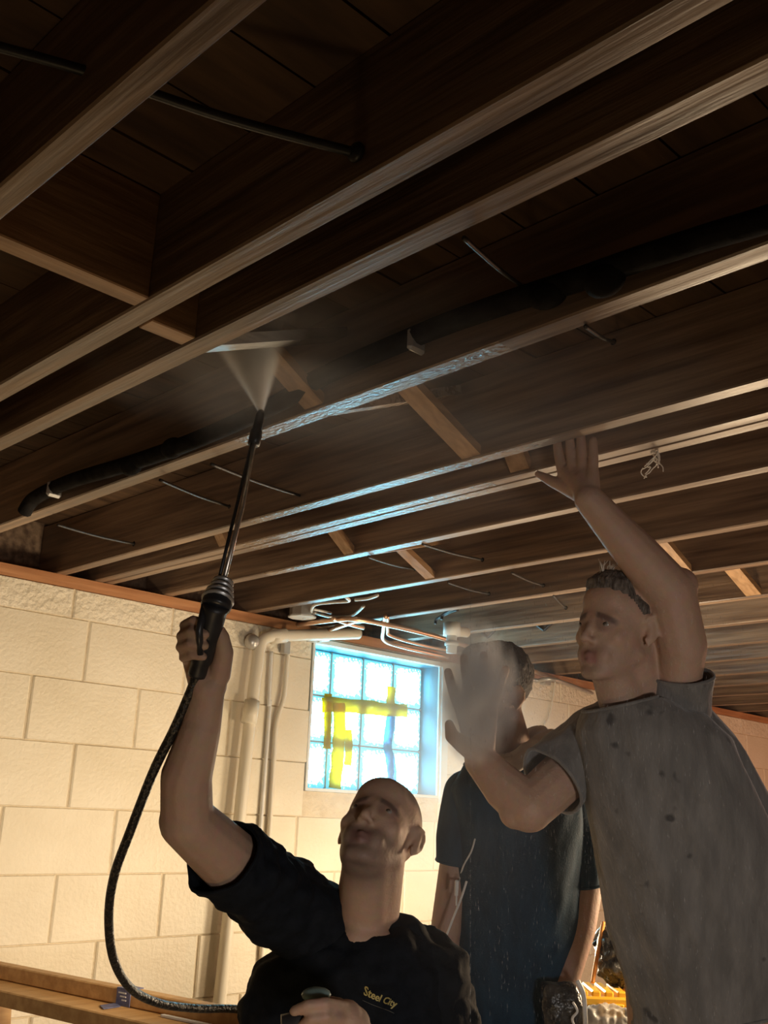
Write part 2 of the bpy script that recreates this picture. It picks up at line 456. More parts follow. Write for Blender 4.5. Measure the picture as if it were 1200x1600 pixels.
b = MB(); b.box(X0, X1, Y0, YW + 0.2, -0.1, 0); tag(b.build('floor', CONCRETE), kind='structure')
b = MB(); b.box(X0 - 0.15, X0, Y0, YW, 0, 2.6); tag(b.build('wall_left', GREYWALL), kind='structure')
b = MB(); b.box(X1, X1 + 0.15, Y0, YW, 0, 2.6); tag(b.build('wall_right', GREYWALL), kind='structure')
b = MB(); b.box(X0, X1, Y0 - 0.15, Y0, 0, 2.6); tag(b.build('wall_front', GREYWALL), kind='structure')

# --- block wall with the window opening
WX0, WX1, WZ0, WZ1 = 2.752, 3.512, 1.515, 2.085
b = MB()
g = 0.013
for x0, x1, z0, z1 in ((X0, WX0 - g, 0, 2.12), (WX1 + g, X1, 0, 2.12), (WX0 - g, WX1 + g, 0, WZ0 - g), (WX0 - g, WX1 + g, WZ1 + g, 2.12)):
    b.box(x0, x1, YW + 0.006, YW + 0.2, z0, z1)
wall = tag(b.build('wall_back', MORTAR), kind='structure')
block_cache = {}


def block_mesh(wd, ht, m):
    k = (round(wd, 3), round(ht, 3), m.name)
    if k not in block_cache:
        hw, hh, c = wd / 2 - 0.004, ht / 2 - 0.0015, 0.005
        mb = MB()
        vs = [(-hw, 0.011, -hh), (hw, 0.011, -hh), (hw, 0.011, hh), (-hw, 0.011, hh),
              (-hw, 0.004, -hh), (hw, 0.004, -hh), (hw, 0.004, hh), (-hw, 0.004, hh),
              (-hw + c, 0, -hh + 0.002), (hw - c, 0, -hh + 0.002), (hw - c, 0, hh - 0.002), (-hw + c, 0, hh - 0.002)]
        fs = [(8, 9, 10, 11)]
        for i in range(4):
            j = (i + 1) % 4; fs += [(i, j, 4 + j, 4 + i), (4 + i, 4 + j, 8 + j, 8 + i)]
        mb.add(vs, fs); me = mb.mesh('block'); me.materials.append(m); block_cache[k] = me
    return block_cache[k]


rows = [(2.02, 2.12, 1.66), (1.815, 2.02, 1.73), (1.61, 1.815, 1.55), (1.405, 1.61, 1.73), (1.20, 1.405, 1.51), (0.995, 1.20, 1.72), (0.79, 0.995, 1.49), (0.585, 0.79, 1.69), (0.38, 0.585, 1.49), (0.175, 0.38, 1.69), (0.002, 0.175, 1.49)]
for z0, z1, ph in rows:
    x = ph - 0.4 * 2
    while x < X1 - 0.2:
        segs = [(x, x + 0.4)]
        if z1 > WZ0 + 0.01 and z0 < WZ1 - 0.01:
            s2 = []
            for a, c in segs:
                if c <= WX0 or a >= WX1: s2.append((a, c)); continue
                if a < WX0 - 0.02: s2.append((a, WX0 - g))
                if c > WX1 + 0.02: s2.append((WX1 + g, c))
            segs = s2
        for a, c in segs:
            zz0, zz1 = z0, z1
            o = link('block', block_mesh(c - a, zz1 - zz0, ROUGHPAINT if zz1 > 2.1 else PAINT), None)
            o.parent = wall
            o.location = ((a + c) / 2 + random.uniform(-.001, .001), YW + random.uniform(-.0015, .0015), (zz0 + zz1) / 2)
        x += 0.4
b = MB(); b.box(X0, X1, YW + 0.0, YW + 0.14, 2.1205, 2.1600); tag(b.build('trim_1', SILL), kind='structure')

b = MB(); b.box(X0, X1, YW + 0.135, YW + 0.18, 2.161, ZT + 0.02); tag(b.build('trim_2', JOIST), kind='structure')

# --- ceiling: subfloor boards on joists with cross bridging
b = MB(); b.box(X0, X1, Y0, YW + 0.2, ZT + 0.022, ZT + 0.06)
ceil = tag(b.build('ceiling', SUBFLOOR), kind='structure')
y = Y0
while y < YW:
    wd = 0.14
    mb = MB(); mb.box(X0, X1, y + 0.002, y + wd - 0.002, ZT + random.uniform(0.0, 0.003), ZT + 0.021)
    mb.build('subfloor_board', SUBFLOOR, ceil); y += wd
joists = [(-1.98, -1.94), (-1.18, -1.14), (-0.78, -0.74), (-0.38, -0.34), (0.02, 0.06), (0.43, 0.468), (0.722, 0.765), (0.85, 0.893), (1.177, 1.22), (1.582, 1.62), (1.729, 1.764), (1.767, 1.802),
          (2.012, 2.05), (2.392, 2.43), (2.782, 2.82), (3.20, 3.24)]
x = 3.605
while x < X1 - 0.1: joists.append((x, x + 0.04)); x += 0.405
WETJ = {1.177: 0, 1.729: 1, 1.767: 1, 1.582: 1}
for a, c in joists:
    mb = MB(); dz = random.uniform(-0.002, 0.002); n = 26; ch = 0.003
    ys = np.linspace(Y0 + 0.02, YW + 0.13, n)
    vs = []
    for yy in ys:
        wv = 0.0025 * noise.noise(Vector((a * 7, yy * 0.9, 0)))
        for dx, zz in ((a, ZT), (a, ZJ + ch), (a + ch, ZJ), (c - ch, ZJ), (c, ZJ + ch), (c, ZT)):
            vs.append((dx + wv, yy, zz + dz + (0.0015 * noise.noise(Vector((a * 3, yy * 2, 5))) if zz < ZT - .01 else 0)))
    fs = []
    for i in range(n - 1):
        for k in range(6): fs.append((i * 6 + k, i * 6 + (k + 1) % 6, (i + 1) * 6 + (k + 1) % 6, (i + 1) * 6 + k))
    fs += [tuple(range(6)), tuple((n - 1) * 6 + k for k in range(5, -1, -1))]
    mb.add(vs, fs); o = mb.build('joist', JOIST, ceil)
    for ja, ya, yb in ((1.177, 1.02, 1.62), (1.582, 1.25, 2.1), (1.729, 1.35, 2.3), (1.767, 1.35, 2.3), (2.012, 1.8, 2.5)):
        if abs(a - ja) < .001:           # soaked stretches of the joists around the spray
            o.data.materials.append(WETWOOD)
            for p in o.data.polygons:
                if ya < p.center[1] < yb and p.normal[2] < -0.4: p.material_index = 1


def brace(xa, za, xb, zb, yy, w2=0.019, th=0.0095):
    """a 1x3 strap across a bay, from (xa,za) to (xb,zb)"""
    A = np.array([xa, yy, za]); B = np.array([xb, yy, zb]); t = (B - A) / 2; u = t / np.linalg.norm(t)
    nrm = np.cross(u, [0, 1, 0]); mb = MB()
    mb.obox((A + B) / 2, t, np.array([0, w2, 0]), nrm * th); return mb.build('bridging_brace', BRACE, ceil)


zl, zh = ZJ + 0.012, ZT - 0.012
for xa, xb, yy in ((0.468, 0.722, 1.285), (0.765, 0.85, 1.345), (0.06, 0.43, 1.285)):
    mb = MB(); mb.cbox(((xa + xb) / 2, yy, (ZJ + ZT) / 2), ((xb - xa) / 2, 0, 0), (0, 0.020, 0), (0, 0, (ZT - ZJ) / 2 - 0.001), 0.002); mb.build('blocking', BRACE, ceil)
for xa, xb, yy in ((0.893, 1.177, 1.34), (1.22, 1.582, 1.35), (1.62, 1.729, 1.33), (2.82, 3.20, 1.5), (3.24, 3.605, 1.5), (2.43, 2.782, 1.52)):
    brace(xa - .002, zh, xb + .002, zl, yy + (0.06 if xa < 1 else 0), 0.026)
    if xb - xa > 0.2:
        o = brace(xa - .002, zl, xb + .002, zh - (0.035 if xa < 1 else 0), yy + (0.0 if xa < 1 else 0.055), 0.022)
        if xa < 1.3: o.data.materials.clear(); o.data.materials.append(LITWOOD if xa < 1 else WETWOOD)
for xa, xb, yy in ((1.802, 2.012, 2.13), (1.62, 1.729, 2.37), (2.05, 2.392, 2.15)):
    brace(xa - .002, zl, xb + .002, zh - 0.05, yy, 0.02); brace(xa - .002, zh, xb + .002, zl, yy + 0.06, 0.02)

# --- window: glass blocks in a painted surround
b = MB()
fy0, fy1 = YW + 0.004, YW + 0.19
t = 0.012
rv = MB()
for x0, x1, z0, z1 in ((WX0 - t, WX0, WZ0 - t, WZ1 + t), (WX1, WX1 + t, WZ0 - t, WZ1 + t), (WX0, WX1, WZ1, WZ1 + t), (WX0, WX1, WZ0 - t, WZ0)):
    b.box(x0, x1, YW - 0.003, YW + 0.004, z0, z1); rv.box(x0, x1, YW + 0.0045, fy1, z0, z1)
b.box(WX0 - 0.05, WX1 + 0.06, YW - 0.012, YW - 0.001, WZ1 + 0.003, WZ1 + 0.022)
win = tag(b.build('window_1', WHITEFRAME), kind='structure')
rv.build('reveal', REVEAL, win)
b = MB(); b.box(WX1 + 0.012, WX1 + 0.055, YW - 0.014, YW - 0.002, WZ0 - 0.03, WZ1 + 0.003); b.build('casing', WHITEFRAME, win)
b = MB()
for i in range(1, 4): b.box(WX0 + 0.19 * i - 0.003, WX0 + 0.19 * i + 0.003, YW + 0.106, YW + 0.18, WZ0, WZ1)
for j in range(1, 3): b.box(WX0, WX1, YW + 0.107, YW + 0.178, WZ0 + 0.19 * j - 0.003, WZ0 + 0.19 * j + 0.003)
b.box(WX0, WX1, YW + 0.18, YW + 0.19, WZ0, WZ1)
b.build('mortar_joint', GREYPIPE, win)
gb = MB(); gb.cbox((0, 0, 0), (0.0925, 0, 0), (0, 0.035, 0), (0, 0, 0.0925), 0.008)
gme = gb.mesh('glass_block'); gme.materials.append(GLASS)
for i in range(4):
    for j in range(3):
        o = link('glass_block', gme, None); o.parent = win
        o.location = (WX0 + 0.095 + 0.19 * i, YW + 0.138, WZ0 + 0.095 + 0.19 * j)


def ribbon(name, pts, wd, m, parent=None, Y=YW + 0.095, wob=0.004):
    """crumpled strip of tape lying on the panes; pts are pixels"""
    q = spline([on_y(x, y, Y) for x, y in pts], 6); mb = MB(); vs = []
    for i, p in enumerate(q):
        t = q[min(i + 1, len(q) - 1)] - q[max(i - 1, 0)]; t /= np.linalg.norm(t)
        s = np.cross(t, [0, 1, 0]); s /= np.linalg.norm(s)
        for k in (-1, 0, 1):
            off = wob * noise.noise(Vector((i * 0.7, k * 1.3, len(pts) + wd * 9)))
            hw = wd * (1 + 0.18 * noise.noise(Vector((i * 0.5, k * 2.0, wd * 40))))
            for d in (-0.0004, 0.0004): vs.append(p + s * hw * k / 2 + np.array([0, off - 0.002 * (k == 0) + d, 0]))
    n = len(q); fs = []
    for i in range(n - 1):
        a = i * 6; c = a + 6
        for k in (0, 2): fs += [(a + k, a + k + 2, c + k + 2, c + k), (a + k + 1, c + k + 1, c + k + 3, a + k + 3)]
        fs += [(a, c, c + 1, a + 1), (a + 4, a + 5, c + 5, c + 4)]
    mb.add(vs, fs); return mb.build(name, m, parent, True)


tp = empty('caution_tape', on_y(515, 1100, YW + 0.09), 'yellow tape stuck in a crumpled corner across the lit glass block window', 'tape')
ribbon('tape_strip', [(503, 1101), (530, 1102), (580, 1106), (612, 1109), (636, 1110)], 0.060, YTAPE, tp)
ribbon('tape_strip', [(530, 1098), (530, 1150), (527, 1190), (523, 1232)], 0.070, YTAPE, tp, YW + 0.09)
ribbon('tape_strip', [(513, 1084), (512, 1130), (511, 1170)], 0.042, YTAPE, tp, YW + 0.099)
ribbon('tape_strip', [(544, 1140), (545, 1170), (543, 1196)], 0.045, YTAPE, tp, YW + 0.099)
ribbon('tape_strip', [(612, 1073), (610, 1100)], 0.05, YTAPE, tp, YW + 0.088)
tag(ribbon('tape_strip', [(612, 1118), (606, 1160), (612, 1200), (614, 1236)], 0.055, BTAPE, None, YW + 0.097),
    'faded blue see-through tape strip hanging down right side of the window', 'tape')

# ================================================================== PIPES, CABLES, FITTINGS
def pipe(name, pts, r, m, label, cat, k=8, n=10, group=None, parent=None):
    mb = MB(); mb.tube(spline(pts, k) if k > 1 else pts, r, n); o = mb.build(name, m, parent, True)
    if label: tag(o, label, cat, group)
    return o


# foam-wrapped line along the fourth joist
XP = 1.150
foam = empty('foam_pipe', on_x(600, 550, XP), 'thick black foam covered pipe clipped along the joist near the spray', 'pipe')
pp = [on_x(38, 800, XP), on_x(55, 778, XP), on_x(110, 752, XP), on_x(200, 725, XP), on_x(300, 690, XP), on_x(430, 632, XP), on_x(500, 590, XP), on_x(600, 546, XP),
      on_x(700, 505, XP), on_x(800, 470, XP), on_x(900, 438, XP), on_x(1000, 404, XP), on_x(1100, 372, XP), on_x(1230, 332, XP), on_x(1600, 200, XP), np.array([XP, -1.2, 2.19]), np.array([XP, -2.55, 2.19])]
pipe('pipe_run', pp, 0.019, BLACKMATTE, None, None, parent=foam)
for x, yy, r in ((945, 437, 0.027), (856, 462, 0.020), (270, 700, 0.023), (205, 728, 0.022)):
    mb = MB(); mb.sphere(on_x(x, yy, XP - 0.002), (0.022, 0.034, r)); mb.build('sagging_foam', BLACKMATTE, foam, True)
for x, yy in ((85, 765), (650, 534)):
    mb = MB(); c = on_x(x, yy, XP); mb.cbox(c, (0.0205, 0, 0), (0, 0.007, 0), (0, 0, 0.0205), 0.006); mb.build('clip', GREYPIPE, foam)
# thin cables threaded through joist after joist
ca = [np.array(on_x(130, 110, 0.43)), np.array(on_x(560, 240, 0.722))]
sd = (ca[0] - ca[1]); st = ca[0] + sd * ((0.062 - 0.43) / sd[0])
pipe('cable', [st, (st + ca[0]) / 2 + np.array([0, 0, -0.006]), ca[0], (ca[1] + ca[0]) / 2 + np.array([0, 0, -0.006]), ca[1]], 0.0065, BLACKRUB,
     'thick black cable crossing the two nearest joist bays at the top', 'cable')
mb = MB(); mb.sphere(ca[1] - np.array([0.004, 0, 0]), (0.008, 0.013, 0.013)); tag(mb.build('cable_bushing', BLACKRUB, None, True), 'black round bushing where the thick cable enters the second joist', 'bushing')
for (xa, ya), (xb, yb), xn, xf, lab in (
        ((725, 372), (820, 450), 0.893, 1.177, 'thin pale cable dropping behind the third joist, upper centre'),
        ((915, 510), (960, 535), 1.22, 1.582, 'short thin cable stub right of the foam pipe in a dark bay'),
        ((250, 750), (360, 792), 1.22, 1.582, 'thin dark cable in the bay left of the steel lance'),
        ((330, 725), (470, 775), 1.22, 1.582, 'thin dark cable passing right behind the steel lance'),
        ((90, 820), (210, 850), 1.22, 1.582, 'thin dark cable nearest the left end of the block wall'),
        ((660, 850), (755, 875), 2.05, 2.392, 'thin cable right of the small blue lit brace'),
        ((575, 870), (650, 890), 2.05, 2.392, 'thin cable left in the bay above the window'),
        ((700, 910), (765, 928), 2.43, 2.782, 'thin cable above the white pipe fitting'),
        ((800, 895), (850, 915), 2.43, 2.782, 'thin cable left of the head with the cowlick'),
        ((865, 930), (885, 950), 2.82, 3.20, 'short cable stub just left of the forehead of the man in grey')):
    A, B = on_x(xa, ya, xn - 0.01), on_x(xb, yb, xf + 0.004)
    pipe('cable', [A, (A + B) / 2 - np.array([0, 0, 0.004]), B], 0.0035, WIREDARK, lab, 'cable')
    mb = MB(); mb.sphere(B, (0.006, 0.009, 0.009), nu=10, nv=6); 
    o = mb.build('cable_hole', BLACKMATTE, ceil, True)

# plumbing beside the window
YP = YW - 0.045
dr = empty('drain_pipe', on_y(385, 1200, YP), 'cream painted drain pipe with an elbow running down left of window', 'pipe')
pipe('pipe_run', [on_y(333, 1660, YP), on_y(350, 1500, YP), on_y(372, 1300, YP), on_y(390, 1130, YP), on_y(402, 1040, YP), on_y(407, 1008, YP), on_y(420, 995, YP - .01), on_y(455, 993, YP - .02), on_y(520, 991, YP - .03), on_y(560, 990, YP - .03)],
     0.023, PVC, None, None, parent=dr, n=14)
for (x, yy), (x2, y2) in (((424, 995), (446, 993)), ((394, 1095), (389, 1130)), ((498, 992), (512, 991))):
    pipe('coupling', [on_y(x, yy, YP - .005), on_y(x2, y2, YP - .012)], 0.029, PVC, None, None, 1, 14, parent=dr)
mb = MB(); mb.sphere(on_y(394, 1003, YP + .01), (0.030, 0.030, 0.030)); mb.build('elbow_plug', GREYPIPE, dr, True)
cu = empty('conduit', on_y(430, 1180, YW - .02), 'thin painted conduit bent down the wall between drain and window', 'conduit')
pipe('pipe_run', [on_y(452, 985, YW - .02), on_y(448, 1040, YW - .02), on_y(443, 1090, YW - .02), on_y(432, 1130, YW - .015), on_y(427, 1200, YW - .015), on_y(415, 1400, YW - .015), on_y(400, 1640, YW - .015)], 0.010, PVC, None, None, parent=cu)
mb = MB(); mb.cbox(on_y(446, 1012, YW - .02), (0.016, 0, 0), (0, 0.013, 0), (0, 0, 0.026), 0.003); mb.build('coupling', GREYPIPE, cu)
g = empty('conduit', on_y(350, 1540, YW - .05), 'grey steel conduit low on the wall behind the black shirt', 'conduit')
pipe('pipe_run', [on_y(362, 1400, YW - .03), on_y(352, 1500, YW - .03), on_y(338, 1660, YW - .03)], 0.014, GREYPIPE, None, None, parent=g)
pipe('coupling', [on_y(349, 1532, YW - .03), on_y(347, 1545, YW - .03)], 0.019, STEEL, None, None, 1, parent=g)
cw = empty('conduit', on_y(418, 1100, YW - .01), 'slim white cable cover beside the drain pipe', 'conduit')
pipe('pipe_run', [on_y(424, 1018, YW - .012), on_y(420, 1100, YW - .012), on_y(421, 1108, YW - .012), on_y(404, 1330, YW - .012)], 0.008, WIREWHITE, None, None, parent=cw)

# junction box with loose cables above the window
ZB = 2.150
jb = empty('junction_box', on_z(472, 962, ZB), 'round steel junction box with a pale cover plate above the drain pipe', 'junction box')
c = on_z(472, 963, ZB)
mb = MB(); mb.tube([c, c + np.array([0, 0, .045])], 0.05, 8); mb.build('box_body', STEEL, jb)
mb = MB(); mb.tube([c + np.array([0, 0, -.006]), c], 0.055, 8); mb.build('cover_plate', WIREWHITE, jb)
mb = MB(); mb.sphere(c + np.array([.01, .0, -.007]), (0.006, 0.006, 0.003), nu=8, nv=6); mb.build('screw', STEEL, jb)
zc = 2.165


def zp(*q): return [on_z(x, y, z) for x, y, z in q]


pipe('cable', zp((486, 957, zc), (492, 945, zc), (520, 941, zc), (545, 939, zc), (540, 933, zc)), 0.006, WIREWHITE, 'white cable looping from the junction box along the joist', 'cable')
pipe('cable', zp((490, 957, zc), (520, 964, zc), (550, 961, zc), (568, 947, zc)), 0.0065, STEEL, 'ribbed armoured cable curving right of the junction box', 'cable')
pipe('cable', zp((490, 952, zc), (505, 955, zc), (517, 958, zc)), 0.005, WIREWHITE, 'short white cable end beside the junction box', 'cable')
pipe('cable', zp((555, 937, zc), (575, 935, zc), (590, 930, zc)), 0.006, WIREWHITE, 'white cable stub stapled under the joist right of the junction box', 'cable')
zq = 2.135
pipe('copper_pipe', zp((465, 976, zq), (520, 969, zq), (560, 968, zq), (640, 984, zq), (700, 1000, zq), (745, 1015, zq), (830, 1047, zq), (930, 1084, zq), (1050, 1125, zq)), 0.010, COPPER,
     'copper water pipe running right, above the navy shirt man', 'pipe', 6)
pipe('copper_pipe', zp((520, 966, zq), (545, 975, zq), (568, 981, zq)), 0.008, COPPER, 'short copper branch above the window frame', 'pipe', 6)
pipe('copper_pipe', zp((476, 989, zq), (510, 985, zq), (533, 978, zq), (562, 968, zq)), 0.009, COPPER, 'copper pipe bending over the drain pipe end', 'pipe', 6)
pipe('copper_pipe', [on_z(602, 962, zc), on_z(599, 985, zq), on_z(600, 1000, zq - .02), on_z(625, 1010, zq - .02), on_z(700, 1027, zq - .02)], 0.008, COPPER,
     'copper pipe elbowing down and right along the window head', 'pipe', 6)
pipe('copper_pipe', [on_z(606, 963, zc), on_z(606, 985, zq), on_z(612, 994, zq - .015), on_z(660, 1008, zq - .015), on_z(705, 1017, zq - .015)], 0.007, COPPER,
     'second copper pipe nested above the elbowed one', 'pipe', 6)
pipe('copper_pipe', zp((740, 1020, 2.10), (830, 1062, 2.10), (870, 1063, 2.10), (960, 1098, 2.10)), 0.010, GREYPIPE, 'grey water pipe below the copper pipe at the right', 'pipe', 4)
mb = MB(); mb.cbox(on_z(852, 1065, 2.10), (0.03, 0, 0), (0, 0.018, 0), (0, 0, 0.018), 0.006); tag(mb.build('pipe_valve', STEEL), 'small valve on the grey water pipe', 'valve')
pipe('cable', [on_y(868, 1062, YW - .01), on_y(864, 1090, YW - .01), on_y(858, 1120, YW - .01), on_y(846, 1142, YW - .01), on_y(840, 1180, YW - .01)], 0.005, PVC, 'cream cable hanging down the wall right of the navy shirt man', 'cable')
ft = empty('pipe_fitting', on_z(707, 985, 2.12), 'white plastic pipe fitting hanging above the raised hand', 'fitting')
c = on_z(706, 985, 2.13)
for nm, r, z0, z1 in (('socket', 0.034, -0.022, 0.03), ('neck', 0.021, -0.09, -0.02), ('collar', 0.027, -0.06, -0.045)):
    mb = MB(); mb.tube([c + np.array([0, 0, z0]), c + np.array([0, 0, z1])], r, 16); mb.build(nm, WHITEFRAME, ft, True)
mb = MB(); mb.tube([c + np.array([.02, 0, 0]), c + np.array([.09, 0.0, 0.005])], 0.02, 12); mb.build('side_outlet', PVC, ft, True)
for k, (xa, ya) in enumerate(((680, 975), (690, 968))):
    pipe('cable', [on_z(xa, ya, zc), on_z(xa + 3, ya - 8, zc + .02), on_z(xa + 22, ya - 18, zc + .03), on_z(xa + 35, ya - 22, zc + .03)], 0.006, BLACKRUB,
         ('outer' if k == 0 else 'inner') + ' of the two black cables arching over the white fitting', 'cable')
for x, yy, xf, lab in ((850, 985, 3.605, 'black forked pipe hanger on the pale joist left of the man in grey'), (762, 996, 3.605, 'black forked pipe hanger beside the white fitting')):
    c = on_x(x, yy, xf - .006); mb = MB()
    for dy, dz in ((0.05, 0.035), (-0.04, 0.028)):
        mb.tube([c, c + np.array([0, dy, dz])], 0.006, 6)
    tag(mb.build('pipe_hanger', BLACKP), lab, 'hanger')
st = MB()
base = on_z(1018, 708, ZJ - 0.002)
for k in range(8):
    a = [base.copy()]; ph = random.uniform(0, 6.28)
    for j in range(9):
        g = ph + j * random.uniform(0.5, 1.3)
        a.append(a[-1] + 0.0075 * (np.array([0.3 * math.sin(g * 2), math.cos(g), 0.8 * math.sin(g) - 0.45])))
    st.tube(spline(a, 4), 0.0012, 5)
tag(st.build('string_tuft', STRING, None, True), 'frayed white string tuft hanging from the double joist', 'string')

# ================================================================== PEOPLE
def skin_cols(me, base, frame=None, style=None):
    n = len(me.vertices); co = np.empty(n * 3); me.vertices.foreach_get('co', co); co = co.reshape(-1, 3)
    col = np.ones((n, 4)); col[:, :3] = base
    if frame is not None:
        c, A, s = frame
        L = (co - c) @ A.T / s                     # head local: x right, y forward, z up

        def sm(v, a, b_): return np.clip((v - a) / (b_ - a), 0, 1)
        near = (np.linalg.norm(L, axis=1) < 0.17)
        x, y, z = L[:, 0], L[:, 1], L[:, 2]

        def mixc(mask, c2):
            mk = (mask * near)[:, None]; col[:, :3] = col[:, :3] * (1 - mk) + np.array(c2) * mk
        mixc(sm(-np.abs(z + 0.068), -0.016, -0.010) * sm(-np.abs(x), -0.026, -0.018) * sm(y, 0.075, 0.085), (0.36, 0.15, 0.12))
        mixc(0.85 * sm(-np.abs(z - 0.021 + 6 * x * x), -0.008, -0.004) * sm(-np.abs(np.abs(x) - 0.032), -0.023, -0.015) * sm(y, 0.05, 0.06), style['brow'])
        mixc(0.5 * sm(-((np.abs(x) - 0.031) ** 2 + (z - 0.003) ** 2), -0.0005, -0.0002) * sm(y, 0.05, 0.06), (0.16, 0.08, 0.06))
        if style.get('beard'):
            sh = 0.022
            mixc(style['beard'] * sm(-z, 0.036, 0.052) * sm(y, -0.02, 0.02) * sm(-z, -0.2, -0.1) * sm(-(z + 0.118), -0.05, 0.0) ** 0, style['beardcol'])
            mixc(0.35 * style['beard'] * sm(-np.abs(z + 0.052), -0.010, -0.004) * sm(y, 0.07, 0.085) * sm(-np.abs(x), -0.036, -0.026), style['beardcol'])
        if style.get('scalp'):
            mixc(style['scalp'] * sm(z + 0.35 * np.clip(-y, -.02, 1), 0.045, 0.06) * sm(-y, -0.075, -0.045) * sm(-np.abs(x), -0.083, -0.07) ** 0.3, style['scalpcol'])
    a = me.color_attributes.new('Col', 'FLOAT_COLOR', 'POINT'); a.data.foreach_set('color', col.ravel())


def head_frame(c, f, up, s=1.0):
    f = np.array(f); f = f / np.linalg.norm(f); up = np.array(up) - f * (np.array(up) @ f); up /= np.linalg.norm(up)
    return np.array(c), np.array([np.cross(f, up), f, up]), s


def add_head(mb, frame, ears=True):
    c, A, s = frame

    def W(x, y, z): return c + s * (x * A[0] + y * A[1] + z * A[2])

    def E(x, y, z, rx, ry, rz, rot=None):
        B = A
        if rot: B = (np.array(Matrix.Rotation(rot[0], 3, rot[1]))) @ A
        mb.sphere(W(x, y, z), (rx * s, ry * s, rz * s), B)

    def K(p, q, r0, r1, **k): mb.cap(W(*p), W(*q), r0 * s, r1 * s, **k)
    E(0, -0.012, 0.036, 0.077, 0.097, 0.084)
    E(0, 0.028, -0.012, 0.067, 0.062, 0.085)
    E(0, 0.030, -0.068, 0.054, 0.055, 0.048)
    K((-0.046, -0.005, -0.050), (-0.020, 0.062, -0.094), 0.020, 0.018); K((0.046, -0.005, -0.050), (0.020, 0.062, -0.094), 0.020, 0.018)
    K((-0.012, 0.072, -0.098), (0.012, 0.072, -0.098), 0.0165, 0.0165)
    K((-0.042, 0.064, 0.019), (-0.012, 0.079, 0.018), 0.011, 0.0115); K((0.042, 0.064, 0.019), (0.012, 0.079, 0.018), 0.011, 0.0115)
    E(0, 0.050, 0.052, 0.055, 0.035, 0.045)
    for sg in (-1, 1):
        E(sg * 0.044, 0.056, -0.024, 0.021, 0.020, 0.020)
        E(sg * 0.031, 0.071, 0.000, 0.0135, 0.0125, 0.010)
        K((sg * 0.018, 0.082, 0.0075), (sg * 0.031, 0.0815, 0.0085), 0.004, 0.004); K((sg * 0.031, 0.0815, 0.0085), (sg * 0.045, 0.070, 0.005), 0.004, 0.004)
        K((sg * 0.018, 0.080, -0.005), (sg * 0.031, 0.080, -0.0075), 0.004, 0.004); K((sg * 0.031, 0.080, -0.0075), (sg * 0.044, 0.069, -0.005), 0.004, 0.004)
        E(sg * 0.0125, 0.092, -0.036, 0.0065, 0.009, 0.0065)
        E(sg * 0.022, 0.072, -0.060, 0.022, 0.015, 0.026)
        if ears:
            q = [(0.073, 0.006, 0.014), (0.080, 0.002, 0.027), (0.085, -0.012, 0.029), (0.088, -0.022, 0.015), (0.086, -0.022, -0.006), (0.081, -0.013, -0.022), (0.075, -0.004, -0.030), (0.073, 0.003, -0.018)]
            for i in range(len(q) - 1):
                K((sg * q[i][0], q[i][1], q[i][2]), (sg * q[i + 1][0], q[i + 1][1], q[i + 1][2]), 0.0042, 0.0042)
            K((sg * 0.076, -0.010, 0.016), (sg * 0.076, -0.010, -0.018), 0.0095, 0.009)
            K((sg * 0.073, -0.004, -0.024), (sg * 0.076, -0.004, -0.031), 0.0055, 0.005)
    K((0, 0.080, 0.010), (0, 0.103, -0.028), 0.0075, 0.0095)
    E(0, 0.102, -0.030, 0.0105, 0.0105, 0.0095)
    E(0, 0.072, -0.055, 0.028, 0.013, 0.021)
    K((-0.021, 0.079, -0.066), (0, 0.089, -0.062), 0.004, 0.006); K((0.021, 0.079, -0.066), (0, 0.089, -0.062), 0.004, 0.006)
    K((-0.018, 0.079, -0.073), (0, 0.087, -0.075), 0.004, 0.0068); K((0.018, 0.079, -0.073), (0, 0.087, -0.075), 0.004, 0.0068)
    return W


def smooth_head(me, frame, it=22):
    """soften cheeks, brow, jaw and neck, leaving ears, eyes, nose and lips crisp"""
    c, A, s = frame; n = len(me.vertices); co = np.empty(n * 3); me.vertices.foreach_get('co', co); co = co.reshape(-1, 3)
    ed = np.empty(len(me.edges) * 2, int); me.edges.foreach_get('vertices', ed); ed = ed.reshape(-1, 2)
    L = (co - c) @ A.T / s; keep = np.zeros(n)
    for p, r in (((0, 0.10, -0.03), 0.018), ((0, 0.088, -0.068), 0.018), ((0.031, 0.074, 0), 0.017), ((-0.031, 0.074, 0), 0.017)):
        keep = np.maximum(keep, np.clip(1.6 - np.linalg.norm(L - np.array(p), axis=1) / r, 0, 1))
    keep = np.maximum(keep, np.clip((np.abs(L[:, 0]) - 0.068) / 0.008, 0, 1) * (np.abs(L[:, 2]) < 0.045) * (np.abs(L[:, 1] + .01) < .045))
    d = np.linalg.norm(L - np.array((0, 0, -0.03)), axis=1)
    wt = ((1 - keep * 0.92) * np.clip((0.215 - d) / 0.04, 0, 1))[:, None] * 0.6
    sel = (wt[ed[:, 0], 0] > 0) | (wt[ed[:, 1], 0] > 0); ed = ed[sel]
    deg = np.maximum(np.bincount(ed.ravel(), minlength=n), 1).astype(float)[:, None]
    for _ in range(it):
        acc = np.zeros_like(co)
        for k in range(3): acc[:, k] = np.bincount(ed[:, 0], co[ed[:, 1], k], n) + np.bincount(ed[:, 1], co[ed[:, 0], k], n)
        co += wt * (acc / deg - co)
    me.vertices.foreach_set('co', co.ravel()); me.update()


